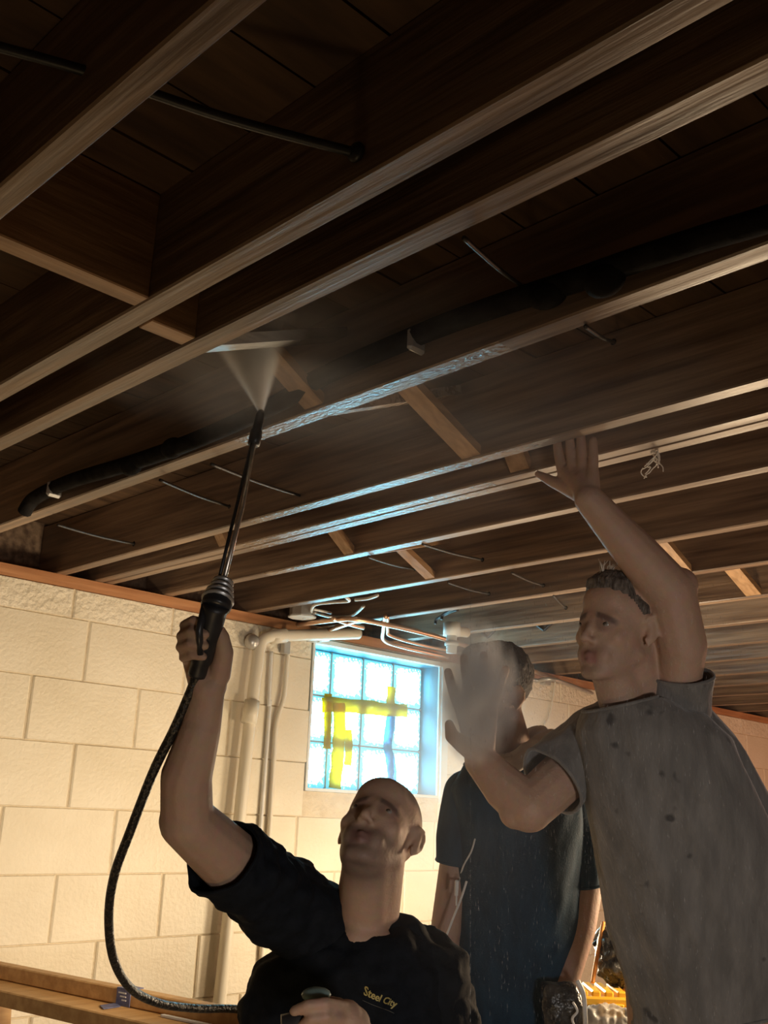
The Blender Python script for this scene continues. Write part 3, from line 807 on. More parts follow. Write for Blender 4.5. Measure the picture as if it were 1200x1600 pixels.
def eyes(parent, frame, gaze=(0, 1, 0.25)):
    c, A, s = frame
    for sg in (-1, 1):
        mb = MB(); p = c + s * (sg * 0.031 * A[0] + 0.0720 * A[1] + 0.001 * A[2])
        mb.sphere(p, 0.0116 * s, A, 24, 16); o = mb.build('eye', EYEMAT, parent, True); me = o.data
        co = np.array([v.co[:] for v in me.vertices]); L = (co - p) @ A.T; L /= np.linalg.norm(L, axis=1)[:, None]
        g = np.array(gaze, float); g /= np.linalg.norm(g); k = L @ g
        col = np.ones((len(co), 4)); col[:, :3] = (0.30, 0.26, 0.235); col[k > 0.80, :3] = (0.10, 0.07, 0.05); col[k > 0.965, :3] = 0.005
        a = me.color_attributes.new('Col', 'FLOAT_COLOR', 'POINT'); a.data.foreach_set('color', col.ravel())


def displaced(me, fn):
    n = len(me.vertices); co = np.empty(n * 3); me.vertices.foreach_get('co', co); co = co.reshape(-1, 3)
    no = np.empty(n * 3); me.vertices.foreach_get('normal', no); no = no.reshape(-1, 3)
    d = np.array([fn(Vector(p), q) for p, q in zip(co, no)])
    me.vertices.foreach_set('co', (co + no * d[:, None]).ravel()); me.update()
    return me


def garment(name, pieces, m, parent, voxel=0.008, smooth=5, fold=None, hem=0.0035, thick=0.003):
    """cloth shell: skin each piece (trunk, sleeves), fold it, cut its openings with planes, add a seam along each opening"""
    V = []; F = []; seams = []
    for mb, cuts in pieces:
        me = mb.remesh(name, voxel, smooth)
        if fold: displaced(me, fold)
        bm = bmesh.new(); bm.from_mesh(me); bpy.data.meshes.remove(me)
        for pt, nrm, keep in cuts:
            pt = Vector(pt); nrm = Vector(nrm).normalized()
            bmesh.ops.bisect_plane(bm, geom=list(bm.faces) + list(bm.edges) + list(bm.verts), plane_co=pt, plane_no=nrm, clear_outer=True)
            if not keep: continue
            be = [e for e in bm.edges if e.is_boundary and all(abs((v.co - pt).dot(nrm)) < 0.002 for v in e.verts)]
            nb = {}
            for e in be:
                a, c = e.verts; nb.setdefault(a, []).append(c); nb.setdefault(c, []).append(a)
            left = set(nb); best = []
            while left:
                cur = left.pop(); loop = [cur]
                while True:
                    nx = [v for v in nb[cur] if v in left]
                    if not nx: break
                    cur = nx[0]; left.discard(cur); loop.append(cur)
                if len(loop) > len(best): best = loop
            if len(best) > 8: seams.append([np.array(v.co[:]) for v in best])
        bm.verts.index_update(); n0 = len(V)
        V += [v.co[:] for v in bm.verts]; F += [[v.index + n0 for v in f.verts] for f in bm.faces]; bm.free()
    me = bpy.data.meshes.new(name); me.from_pydata(V, [], F); me.update(); me.polygons.foreach_set('use_smooth', [True] * len(me.polygons))
    me.materials.append(m); o = link(name, me, parent)
    md = o.modifiers.new('cloth', 'SOLIDIFY'); md.thickness = thick; md.offset = -1
    for q in seams:
        t = MB(); q = q[::2]; q = [(q[i - 1] + q[i] + q[(i + 1) % len(q)]) / 3 for i in range(len(q))]
        t.tube(q + [q[0], q[1]], hem, 6, False); t.build('hem', m, o, True)
    return o


def folds(seed, amp=0.006, dirv=(0, 0, 1), long=3.0, short=16.0):
    D = Vector(dirv).normalized()

    def fn(p, n):
        a = p.dot(D); q = (p - D * a) * short + D * (a * long) + Vector((seed, seed * 2.3, 0))
        r = noise.noise(q) * amp + noise.noise(q * 2.1 + Vector((9, 1, 4))) * amp * 0.45
        return r
    return fn


RIGHT = camdir(1, 0, 0); TOCAM = np.array([-ROT[0][0] * 0, 0, 0])
HR = np.array([RIGHT[0], RIGHT[1], 0]); HR /= np.linalg.norm(HR)        # horizontal, to picture right
HT = np.array([-HR[1] * -1 * -1, 0, 0]); HT = np.cross([0, 0, 1], HR) * -1; HT /= np.linalg.norm(HT)   # horizontal, towards the viewer
UP = np.array([0, 0, 1.0])
VR = ROT @ np.array([1, 0, 0]); VU = ROT @ np.array([0, 1, 0]); VT = ROT @ np.array([0, 0, 1])


def rings(spec, d, tilt=UP):
    out = []
    for x, y, hw, hd in spec: out.append((P(x, y, d), HR * hw, HT * hd))
    return out


def legs(parent, pelvis, bend, m, face):
    """trousers and boots for the lower half, standing on the floor"""
    mb = MB(); pel = np.array(pelvis); side = np.cross(face, UP)
    mb.sphere(pel, (0.19, 0.14, 0.15), np.array([side, face, UP]))
    for sg in (-1, 1):
        hip = pel + side * sg * 0.095 + UP * -0.02
        foot = np.array([pel[0], pel[1], 0.09]) + side * sg * 0.115 - face * 0.02
        knee = (hip + foot) / 2 + face * bend + side * sg * 0.01
        mb.cap(hip, knee, 0.092, 0.065); mb.cap(knee, foot, 0.065, 0.055)
    o = mb.remesh('trousers', 0.012, 4); o.materials.append(m); displaced(o, folds(3.1, 0.006, (1, 0, 0.3), 20, 10)); link('trousers', o, parent)
    for sg in (-1, 1):
        b_ = MB(); foot = np.array([pel[0], pel[1], 0.0]) + side * sg * 0.115
        b_.cap(foot + UP * 0.045 - face * 0.06, foot + UP * 0.042 + face * 0.16, 0.045, 0.042); b_.cap(foot + UP * 0.05 - face * .02, foot + UP * 0.14 - face * 0.02, 0.048, 0.05)
        k = b_.remesh('boot', 0.010, 3); co = np.array([v.co[:] for v in k.vertices]); co[:, 2] = np.maximum(co[:, 2], 0.002)
        k.vertices.foreach_set('co', co.ravel()); k.update(); k.materials.append(SHOE); link('boot', k, parent)


def finger(mb, pts, r0, r1):
    rs = np.linspace(r0, r1, len(pts)); mb.chain(pts, rs, n=10)


VOX = 0.0031
# ------------------------------------------------------------------ the man with the spray lance
m1 = empty('person', (P(550, 1500, 1.97)[0], P(550, 1500, 1.97)[1], 0), 'person in a black t-shirt looking up and holding the spray lance overhead', 'person')
S1 = 0.96
F1 = head_frame(P(592, 1304, 1.97), camdir(-0.17, 0.80, 0.57), camdir(0.30, 0.55, -0.80), S1)
mb = MB(); W1 = add_head(mb, F1)
nb_ = P(570, 1452, 2.0)
mb.cap(W1(0, -0.020, -0.045), nb_, 0.060, 0.066); mb.cap(W1(0, 0.015, -0.06), P(568, 1440, 1.96), 0.050, 0.052)
mb.cap(P(520, 1485, 1.99), P(630, 1500, 1.99), 0.05, 0.05)
mb.cap(P(556, 1465, 1.92), P(600, 1478, 1.92), 0.030, 0.028)
mb.loft(rings([(566, 1470, .10, .07), (550, 1530, .165, .10), (545, 1620, .175, .105), (548, 1760, .16, .10)], 1.98))
SHR = P(440, 1405, 1.92); ELR = P(292, 1283, 1.72); WRR = P(325, 1078, 1.675)
mb.cap(SHR, P(360, 1345, 1.81), 0.060, 0.056); mb.cap(P(360, 1345, 1.81), ELR, 0.056, 0.047)
mb.cap(ELR, P(291, 1215, 1.70), 0.045, 0.043); mb.cap(P(291, 1215, 1.70), P(313, 1140, 1.685), 0.043, 0.034); mb.cap(P(313, 1140, 1.685), WRR, 0.034, 0.028, flat=0.85, fdir=VT)
mb.sphere(P(276, 1281, 1.715), 0.030)
dh = 1.675
mb.cap(P(322, 1076, dh), P(305, 1020, dh + .012), 0.027, 0.024); mb.cap(P(330, 1072, dh), P(334, 1032, dh + .01), 0.026, 0.019)
mb.cap(P(318, 1050, dh + .012), P(318, 1000, dh + .02), 0.024, 0.020)
for pts in ([(302, 988, .014), (288, 977, -.018), (302, 969, -.046), (320, 973, -.050)],
            [(298, 1003, .012), (283, 994, -.024), (298, 987, -.054), (321, 991, -.058)],
            [(297, 1018, .012), (282, 1011, -.024), (297, 1005, -.054), (320, 1009, -.056)],
            [(301, 1031, .014), (287, 1027, -.016), (300, 1023, -.046), (317, 1026, -.050)]):
    finger(mb, [P(x, y, dh + z) for x, y, z in pts], 0.0095, 0.0078)
finger(mb, [P(342, 1055, dh - .004), P(350, 1020, dh - .020), P(347, 995, dh - .032), P(341, 980, dh - .036)], 0.020, 0.0085)
# left arm and the hand at the bottom edge
SHL = P(672, 1540, 1.98); ELL = P(690, 1790, 1.90); WRL = P(570, 1640, 1.68)
mb.cap(SHL, ELL, 0.058, 0.046); mb.cap(ELL, WRL, 0.046, 0.030)
mb.cap(WRL, P(540, 1592, 1.645), 0.030, 0.030); mb.cap(P(552, 1600, 1.65), P(535, 1620, 1.64), 0.028, 0.026)
for pts in ([(538, 1574, 1.635), (508, 1568, 1.600), (480, 1571, 1.595), (460, 1580, 1.60)],
            [(540, 1592, 1.630), (510, 1588, 1.595), (486, 1592, 1.59), (470, 1604, 1.60)],
            [(540, 1610, 1.630), (508, 1608, 1.595), (486, 1614, 1.59), (474, 1624, 1.60)],
            [(544, 1630, 1.635), (514, 1628, 1.60), (494, 1634, 1.60), (484, 1642, 1.61)]):
    finger(mb, [P(*q) for q in pts], 0.0105, 0.0085)
finger(mb, [P(560, 1610, 1.66), P(530, 1570, 1.67), P(500, 1563, 1.665)], 0.014, 0.0095)
me = mb.remesh('body', VOX, 3, 0.6); me.materials.append(SKIN1)
smooth_head(me, F1)
skin_cols(me, (0.46, 0.29, 0.20), F1, dict(brow=(0.09, 0.06, 0.05), beard=0.55, beardcol=(0.14, 0.095, 0.075), scalp=0.75, scalpcol=(0.10, 0.08, 0.075)))
link('body', me, m1); eyes(m1, F1)
sh = MB()
sh.loft(rings([(572, 1448, .085, .07), (566, 1470, .135, .095), (552, 1510, .185, .125), (543, 1580, .212, .14), (546, 1700, .205, .14), (548, 1880, .20, .135), (548, 1960, .20, .135)], 1.98))
sr = MB(); sr.chain([P(520, 1456, 1.985), P(440, 1410, 1.93), P(385, 1365, 1.83), P(310, 1310, 1.75)], [0.078, 0.083, 0.072, 0.066])
sl = MB(); sl.chain([P(600, 1480, 1.99), P(666, 1530, 1.985), P(690, 1640, 1.96), P(694, 1760, 1.94)], [0.075, 0.088, 0.078, 0.076])
shirt1 = garment('t_shirt', [(sh, [(P(577, 1440, 1.965), UP * 0.90 + HT * -0.30 + HR * 0.10, 1), (P(548, 1935, 1.98), -UP, 0)]),
                             (sr, [(P(341, 1347, 1.785), ELR - SHR, 1)]), (sl, [(P(694, 1735, 1.945), P(694, 1760, 1.94) - P(690, 1640, 1.96), 1)])],
                 BLACKTEE, m1, fold=folds(1.7, 0.013, camdir(0.7, 0.3, 0.3), 5, 26))
legs(m1, (nb_[0] - HT[0] * .04, nb_[1] - HT[1] * .04, 0.66), 0.20, DENIM, HT)

# gold print on the chest
def text(body, size, loc, xdir, up, m, parent, name, shear=0.2):
    cu_ = bpy.data.curves.new(name, 'FONT'); cu_.body = body; cu_.size = size; cu_.extrude = 0.0006; cu_.shear = shear; cu_.align_x = 'CENTER'
    cu_.resolution_u = 2; cu_.offset = size * 0.012
    o = bpy.data.objects.new('tmp', cu_); C.objects.link(o)
    me_ = bpy.data.meshes.new_from_object(o.evaluated_get(bpy.context.evaluated_depsgraph_get())); bpy.data.objects.remove(o)
    xd = np.array(xdir) / np.linalg.norm(xdir); zd = np.cross(xd, up); zd /= np.linalg.norm(zd); yd = np.cross(zd, xd)
    me_.transform(Matrix(((xd[0], yd[0], zd[0], loc[0]), (xd[1], yd[1], zd[1], loc[1]), (xd[2], yd[2], zd[2], loc[2]), (0, 0, 0, 1))))
    me_.materials.clear(); me_.materials.append(m); me_.name = name
    return link(name, me_, parent)


def hit(o, x, y):
    """first point of a garment on the line of sight, for laying print on the cloth"""
    from mathutils.bvhtree import BVHTree
    bm = bmesh.new(); bm.from_mesh(o.data); t = BVHTree.FromBMesh(bm); bm.free()
    r = ray(x, y); r = r / np.linalg.norm(r); h = t.ray_cast(Vector(EYE), Vector(r))
    return (np.array(h[0]), np.array(h[1])) if h[0] else (P(x, y, 1.8), VT)


pa, pb, pc = hit(shirt1, 568, 1548)[0], hit(shirt1, 626, 1574)[0], hit(shirt1, 594, 1566)[0]
nrm = hit(shirt1, 596, 1562)[1]; nrm = nrm if nrm @ VT > 0 else -nrm
upv = np.cross(nrm, pb - pa)
tx = text('Steel City', 0.017, pc + nrm * 0.004, pb - pa, upv, GOLD, shirt1, 'chest_print')
tx2 = text('_' * 24, 0.0055, pc + nrm * 0.004 - upv / np.linalg.norm(upv) * 0.008, pb - pa, upv, GREYPRINT, shirt1, 'chest_print', 0.1)

from mathutils.bvhtree import BVHTree
_bm = bmesh.new(); _bm.from_mesh(shirt1.data); _tree = BVHTree.FromBMesh(_bm); _bm.free()
for o in (tx, tx2):                                   # lay the print on the folds of the cloth
    for v in o.data.vertices:
        h = _tree.ray_cast(v.co + Vector(nrm) * 0.06, -Vector(nrm))
        if h[0]: v.co = h[0] + Vector(nrm) * 0.0018
# ------------------------------------------------------------------ the man in grey
D3 = 2.12
m3 = empty('person', (P(1060, 1400, D3)[0], P(1060, 1400, D3)[1], 0), 'tall person in a wet grey t-shirt reaching one arm up between the joists', 'person')
F3 = head_frame(P(967, 985, D3), camdir(-0.74, 0.20, 0.52), camdir(0.10, 0.97, -0.2), 0.98)
mb = MB(); W3 = add_head(mb, F3)
nb3 = P(1000, 1112, 2.16)
mb.cap(W3(0, -0.025, -0.04), nb3, 0.060, 0.068); mb.cap(W3(0, 0.02, -0.07), P(975, 1105, 2.11), 0.045, 0.05)
mb.loft(rings([(1010, 1130, .12, .08), (1030, 1200, .15, .10), (1060, 1300, .155, .11), (1085, 1450, .15, .11), (1090, 1620, .14, .10)], D3))
XH = 1.682
WR3 = on_x(921, 781, 1.672); EL3 = P(1048, 926, 2.08); SH3 = P(1058, 1125, 2.12)
mb.cap(SH3, P(1066, 1010, 2.09), 0.038, 0.050); mb.cap(P(1066, 1010, 2.09), EL3, 0.051, 0.051)
mid = WR3 + (EL3 - WR3) * 0.60
mb.cap(EL3, mid, 0.052, 0.046); mb.cap(mid, WR3, 0.046, 0.031); mb.sphere(P(1062, 915, 2.085), 0.038)
HQ = lambda x, y, dx=0.0: on_x(x, y, XH + dx)
for x in (884, 898, 912, 926): mb.cap(WR3, HQ(x, 738), 0.024, 0.0135)
mb.cap(WR3, HQ(908, 752), 0.030, 0.022)
for pts in ([(880, 740), (874, 716), (871, 696), (870, 680)], [(896, 737), (892, 708), (890, 686), (889, 668)],
            [(911, 737), (909, 710), (908, 688), (907, 672)], [(926, 742), (927, 720), (927, 702), (927, 688)]):
    finger(mb, [HQ(*q) for q in pts], 0.0125, 0.0088)
finger(mb, [HQ(915, 776), HQ(886, 762), HQ(862, 752), HQ(841, 741)], 0.021, 0.0085)
# right arm, forearm raised with the hand open in the mist
SH4 = P(930, 1168, 2.22); EL4 = P(826, 1262, 2.10); WR4 = P(752, 1190, 2.17)
mb.cap(SH4, EL4, 0.058, 0.050); mb.cap(EL4, P(790, 1232, 2.13), 0.050, 0.047); mb.cap(P(790, 1232, 2.13), WR4, 0.047, 0.036)
mb.sphere(P(806, 1268, 2.10), 0.036)
for x, y in ((722, 1112), (738, 1102), (754, 1100), (768, 1108)): mb.cap(WR4, P(x, y, 2.185), 0.028, 0.0145)
mb.cap(WR4, P(742, 1140, 2.18), 0.036, 0.030, flat=0.7, fdir=VT)
for pts in ([(721, 1112), (710, 1086), (704, 1066), (700, 1050)], [(737, 1103), (731, 1070), (727, 1046), (725, 1028)],
            [(753, 1101), (753, 1068), (754, 1042), (756, 1024)], [(768, 1108), (776, 1084), (784, 1062), (790, 1046)]):
    finger(mb, [P(x, y, 2.185 - 0.012 * i) for i, (x, y) in enumerate(pts)], 0.0135, 0.0095)
finger(mb, [P(748, 1180, 2.16), P(722, 1162, 2.145), P(706, 1150, 2.13), P(702, 1132, 2.125)], 0.024, 0.0105)
me = mb.remesh('body', VOX, 3, 0.6); me.materials.append(SKIN1)
smooth_head(me, F3)
skin_cols(me, (0.48, 0.30, 0.21), F3, dict(brow=(0.09, 0.06, 0.05), beard=0.22, beardcol=(0.20, 0.14, 0.11)))
link('body', me, m3); eyes(m3, F3)
hb = MB()
c, A, s = F3
hb.sphere(W3(0, -0.024, 0.046), (0.083 * s, 0.098 * s, 0.086 * s), A); hb.sphere(W3(0, 0.030, 0.085), (0.060 * s, 0.050 * s, 0.040 * s), A)
me = hb.remesh('hair', 0.005, 2)
bm = bmesh.new(); bm.from_mesh(me)
for v in list(bm.verts):
    L = (np.array(v.co[:]) - c) @ A.T / s
    lim = 0.066 if L[1] > 0.045 else max(-0.045, 0.066 - (0.045 - L[1]) * 1.25)
    if L[2] < lim - 0.0 or L[2] < -0.045: bm.verts.remove(v)
bm.to_mesh(me); bm.free(); displaced(me, lambda p, n: 0.004 * noise.noise(p * 90)); me.materials.append(HAIRGREY)
hair3 = link('hair', me, m3)
cw_ = MB()
for k in range(16):
    b0 = np.array(W3(random.uniform(-0.012, 0.012), random.uniform(0.035, 0.060), 0.117)); 
    tipv = A[2] * random.uniform(0.012, 0.026) + A[0] * random.uniform(-.012, .012) + A[1] * random.uniform(-.008, .014)
    cw_.tube([b0 - A[2] * 0.014, b0 + tipv * 0.5 + A[1] * .002, b0 + tipv], [0.0018, 0.0014, 0.0005], 5)
cw_.build('cowlick', HAIRTIP, hair3, True)
sh = MB()
sh.loft(rings([(1000, 1092, .075, .07), (1008, 1112, .125, .095), (1020, 1150, .160, .12), (1040, 1230, .175, .14), (1068, 1330, .187, .15), (1090, 1450, .187, .15), (1106, 1540, .172, .145), (1114, 1660, .165, .14)], D3))
sh.chain([P(1062, 1120, 2.16), P(1110, 1180, 2.17), P(1160, 1290, 2.16)], [0.062, 0.07, 0.08])
sl = MB(); sl.chain([P(1035, 1150, 2.13), P(1062, 1110, 2.12), P(1070, 1070, 2.105), P(1066, 1000, 2.09)], [0.075, 0.070, 0.061, 0.058])
sr = MB(); sr.chain([P(955, 1150, 2.20), P(912, 1178, 2.19), P(858, 1226, 2.135), P(800, 1280, 2.08)], [0.080, 0.080, 0.076, 0.074])
shirt3 = garment('t_shirt', [(sh, [(P(990, 1094, 2.13), UP * 0.92 - HR * 0.25 + HT * 0.1, 1), (P(1070, 1592, D3), -UP + HR * 0.22, 1)]),
                             (sl, [(P(1068, 1058, 2.10), P(1066, 1000, 2.09) - P(1070, 1075, 2.105), 1)]), (sr, [(P(866, 1222, 2.135), EL4 - SH4, 1)])],
                 GREYTEE, m3, fold=folds(4.2, 0.010, camdir(-0.45, 0.9, 0), 3, 17), hem=0.004)
pel = P(1096, 1630, D3); legs(m3, (pel[0], pel[1], 0.93), 0.03, DENIM, np.array(HT) * 0.6 - HR * 0.8)

# ------------------------------------------------------------------ the man in navy
D2 = 2.66
m2 = empty('person', (P(810, 1400, D2)[0], P(810, 1400, D2)[1], 0), 'person in a navy t-shirt behind the open hand, partly hidden by mist', 'person')
F2 = head_frame(P(770, 1086, D2), camdir(-0.72, 0.10, 0.66), camdir(0.06, 0.99, -0.1), 1.0)
mb = MB(); W2 = add_head(mb, F2)
nb2 = P(800, 1196, 2.72)
mb.cap(W2(0, -0.025, -0.04), nb2, 0.060, 0.068)
mb.loft(rings([(800, 1210, .10, .07), (805, 1260, .16, .10), (808, 1400, .155, .11), (808, 1600, .14, .10)], 2.70))
mb.chain([P(742, 1250, 2.70), P(712, 1350, 2.68), P(694, 1470, 2.64), P(700, 1560, 2.58)], [0.050, 0.043, 0.040, 0.029])
mb.chain([P(880, 1250, 2.74), P(916, 1375, 2.70), P(905, 1450, 2.66), P(884, 1540, 2.60)], [0.050, 0.046, 0.043, 0.030])
for (bx, by, bd, sg) in ((700, 1575, 2.57, 1), (890, 1552, 2.59, -1)):
    mb.cap(P(bx, by, bd), P(bx + 4 * sg, by + 42, bd), 0.036, 0.036, flat=0.6, fdir=VT)
    for k in range(4):
        finger(mb, [P(bx + (k * 12 - 18), by + 48, bd), P(bx + (k * 12 - 16), by + 76, bd - .012), P(bx + (k * 11 - 12), by + 98, bd - .03)], 0.012, 0.009)
    finger(mb, [P(bx + 14 * sg, by + 10, bd - .02), P(bx + 24 * sg, by + 40, bd - .045), P(bx + 20 * sg, by + 60, bd - .055)], 0.015, 0.009)
me = mb.remesh('body', 0.005, 2); me.materials.append(SKIN1)
smooth_head(me, F2)
skin_cols(me, (0.44, 0.27, 0.20), F2, dict(brow=(0.03, 0.025, 0.025), beard=0.35, beardcol=(0.08, 0.06, 0.055)))
link('body', me, m2)
c, A, s = F2
hb = MB(); hb.sphere(W2(0, -0.022, 0.050), (0.085, 0.100, 0.092), A); hb.sphere(W2(0, 0.040, 0.095), (0.065, 0.055, 0.040), A)
me = hb.remesh('hair', 0.005, 2); bm = bmesh.new(); bm.from_mesh(me)
for v in list(bm.verts):
    L = (np.array(v.co[:]) - c) @ A.T
    lim = 0.060 if L[1] > 0.045 else (0.06 - (0.045 - L[1]) * 2.2 if L[1] > 0.012 else (0.0 if L[1] > -0.02 else -0.04))
    if L[2] < lim: bm.verts.remove(v)
bm.to_mesh(me); bm.free(); displaced(me, lambda p, n: 0.003 * noise.noise(p * 60) + 0.003 * noise.noise(p * 160)); me.materials.append(HAIRDARK)
link('hair', me, m2)
sh = MB()
sh.loft(rings([(800, 1176, .080, .07), (802, 1196, .13, .09), (804, 1235, .175, .12), (806, 1320, .170, .13), (806, 1450, .165, .13), (806, 1600, .165, .13), (806, 1720, .165, .13)], 2.70))
sl = MB(); sl.chain([P(775, 1215, 2.72), P(735, 1240, 2.71), P(716, 1310, 2.69), P(706, 1390, 2.67)], [0.065, 0.070, 0.060, 0.055])
sr = MB(); sr.chain([P(840, 1215, 2.73), P(882, 1240, 2.74), P(906, 1320, 2.72), P(918, 1420, 2.70)], [0.065, 0.072, 0.066, 0.060])
shirt2 = garment('t_shirt', [(sh, [(P(797, 1184, 2.70), UP * 0.95 - HR * 0.15 + HT * 0.2, 1), (P(806, 1690, 2.7), -UP, 0)]),
                             (sl, [(P(708, 1346, 2.68), P(706, 1390, 2.67) - P(716, 1310, 2.69), 1)]), (sr, [(P(914, 1380, 2.705), P(918, 1420, 2.70) - P(906, 1320, 2.72), 1)])],
                 NAVYTEE, m2, fold=folds(8.4, 0.009, (0.1, 0, 1), 5, 15))
tw = MB()
tw.chain([P(786, 1188, 2.60), P(806, 1192, 2.58), P(830, 1172, 2.60), P(858, 1152, 2.66)], [0.026, 0.034, 0.036, 0.030], flat=0.6, fdir=VU)
tw.chain([P(858, 1152, 2.66), P(840, 1150, 2.74), P(800, 1165, 2.80), P(760, 1170, 2.76)], [0.030, 0.034, 0.036, 0.03], flat=0.7, fdir=VU)
me = tw.remesh('hood', 0.006, 3); displaced(me, folds(2.2, 0.008, camdir(1, .4, 0), 4, 40)); me.materials.append(TOWEL); tag(link('hood', me, m2), 'grey folded hood at the neck')
pel = P(806, 1700, 2.70); legs(m2, (pel[0], pel[1], 0.90), 0.03, DENIM, HT)

eb = [hit(shirt2, x, y)[0] + VT * 0.004 for x, y in ((742, 1310), (736, 1330), (724, 1352), (718, 1372))]
eb2 = [hit(shirt2, x, y)[0] + VT * 0.004 for x, y in ((716, 1378), (728, 1377))] 
ec = empty('earphone_cord', eb[0], 'pale blue cord hanging over the navy t-shirt front', 'cord')
pipe('cord_strand', eb + [P(714, 1385, 2.54), P(713, 1415, 2.53)], 0.0022, WIREWHITE, None, None, parent=ec)
pipe('cord_strand', [P(729, 1377, 2.53), P(720, 1405, 2.53), P(706, 1440, 2.53), P(692, 1480, 2.52), P(688, 1520, 2.5)], 0.0028, WIREWHITE, None, None, parent=ec)
mb = MB(); mb.cap(P(714, 1378, 2.535), P(713, 1398, 2.53), 0.0055, 0.0045); mb.build('slider', WIREWHITE, ec, True)
# tool pouch at the hip
tpo = empty('tool_pouch', P(893, 1570, 2.50), 'black tool pouch with a pale strap at the hip of the navy shirt man', 'pouch')
po = MB(); po.loft([(P(872, 1535, 2.52), HR * 0.045, HT * 0.03), (P(880, 1570, 2.50), HR * 0.055, HT * 0.04), (P(880, 1640, 2.50), HR * 0.05, HT * 0.04)])
me = po.remesh('pouch_body', 0.006, 3); displaced(me, folds(5.5, 0.006, UP, 10, 30)); me.materials.append(BAGMAT); link('pouch_body', me, tpo)
pipe('strap', [P(902, 1532, 2.46), P(911, 1552, 2.45), P(914, 1580, 2.45), P(915, 1620, 2.45)], 0.006, WIREWHITE, None, None, parent=tpo)
pipe('lace', [P(895, 1566, 2.45), P(902, 1580, 2.445), P(894, 1592, 2.445), P(900, 1608, 2.445)], 0.003, WIREWHITE, None, None, parent=tpo)

# ================================================================== SPRAY LANCE AND HOSE
tip = on_z(408, 642, 2.128)
hA, hB = P(309, 1050, 1.655), P(338, 945, 1.625)
ln = empty('spray_lance', hA, 'black handled pressure lance with thin steel tube held up to the joists', 'spray lance')
mb = MB(); ax = hB - hA; mb.tube(spline([hA - ax * 0.05, hA + ax * 0.2, hA + ax * 0.6, hB], 4), [0.015] * 4 + [0.0185] * 4 + [0.020] * 4 + [0.023], 14); mb.build('handle', BLACKRUB, ln, True)
neck = P(350, 905, 1.66)
mb = MB(); mb.tube(spline([hB - ax * 0.05, hB + (neck - hB) * 0.5, neck], 4), [0.024, .025, .024, .022, .018, .016, .013, .011, .009], 14); mb.build('valve_body', BLACKP, ln, True)
mb = MB()
for k in range(4):
    q = hB + (neck - hB) * (0.15 + 0.22 * k); tdir = (neck - hB) / np.linalg.norm(neck - hB); mb.tube([q, q + tdir * 0.004], 0.0265 - 0.003 * k, 14)
mb.build('grip_ring', STEEL, ln, True)
mb = MB(); mb.tube([hB + HR * -0.018, hB - ax * 0.35 + VT * 0.028 + HR * -0.012, hB - ax * 0.7 + VT * 0.026], [0.006, 0.006, 0.005], 8); mb.build('trigger', BLACKP, ln, True)
s2 = neck + (tip - neck) * 0.80
mb = MB(); mb.tube([neck, neck + (tip - neck) * 0.4 + VR * 0.004, s2], 0.0043, 10); mb.build('lance_tube', LANCE, ln, True)
mb = MB(); mb.tube([neck + (tip - neck) * 0.02 + VT * .007 - VR * .007, neck + (tip - neck) * 0.3 + VT * .004 - VR * .006, s2 - VR * .004], 0.003, 8); mb.build('cable', BLACKRUB, ln, True)
mb = MB(); mb.tube([s2 - (tip - s2) * 0.1, s2 + (tip - s2) * 0.3, s2 + (tip - s2) * 0.32, s2 + (tip - s2) * .85, tip], [0.011, 0.011, 0.0085, 0.0085, 0.005], 12); mb.build('nozzle', BLACKP, ln, True)
hs = [hA - ax * 0.02, P(296, 1085, 1.665), P(272, 1140, 1.68), P(240, 1205, 1.70), P(203, 1300, 1.73), P(178, 1370, 1.77), P(170, 1435, 1.82), P(178, 1500, 1.88), P(205, 1545, 1.95), P(250, 1568, 2.02), P(310, 1576, 2.10), P(380, 1578, 2.18), P(470, 1600, 2.25), P(520, 1700, 2.3)]
hose = pipe('hose', hs, 0.0082, HOSEMAT, 'black braided hose looping from the lance handle down to the boards', 'hose', 10, 12)
# what he holds in the other hand
kn = empty('spray_gun', P(480, 1600, 1.6), 'black trigger gun with a teal knob in the hand at the bottom edge', 'spray gun')
mb = MB(); mb.tube([P(440, 1598, 1.605), P(480, 1592, 1.615), P(600, 1640, 1.68)], [0.012, 0.017, 0.017], 12); mb.build('gun_body', BLACKP, kn, True)
mb = MB(); mb.sphere(P(494, 1554, 1.64), (0.024, 0.018, 0.010), np.array([VR, VT, VU])); mb.build('knob', TEAL, kn, True)
mb = MB(); mb.tube([P(494, 1554, 1.64), P(492, 1590, 1.63)], 0.011, 10); mb.build('stem', BLACKP, kn, True)

# ================================================================== BOARDS AT THE LEFT
A0, B0 = P(0, 1545, 2.72), P(380, 1588, 2.22)
A0[2] = B0[2] = (A0[2] + B0[2]) / 2
dl = (B0 - A0); dl /= np.linalg.norm(dl); acr = np.cross(UP, dl); acr = acr if acr[1] > 0 else -acr
cA, cB = A0 - dl * 0.22, B0 + dl * 0.13


def board(z0, z1, o0, o1, label, ta=0.0, tb=0.0, m=LUMBER):
    c_ = (cA + cB) / 2 + acr * (o0 + o1) / 2; c_[2] = A0[2] + (z0 + z1) / 2
    mb_ = MB(); mb_.cbox(c_, (cB - cA) / 2 + dl * ta, acr * (o1 - o0) / 2, UP * (z1 - z0) / 2, 0.003)
    return tag(mb_.build('wooden_board', m), label, 'board')


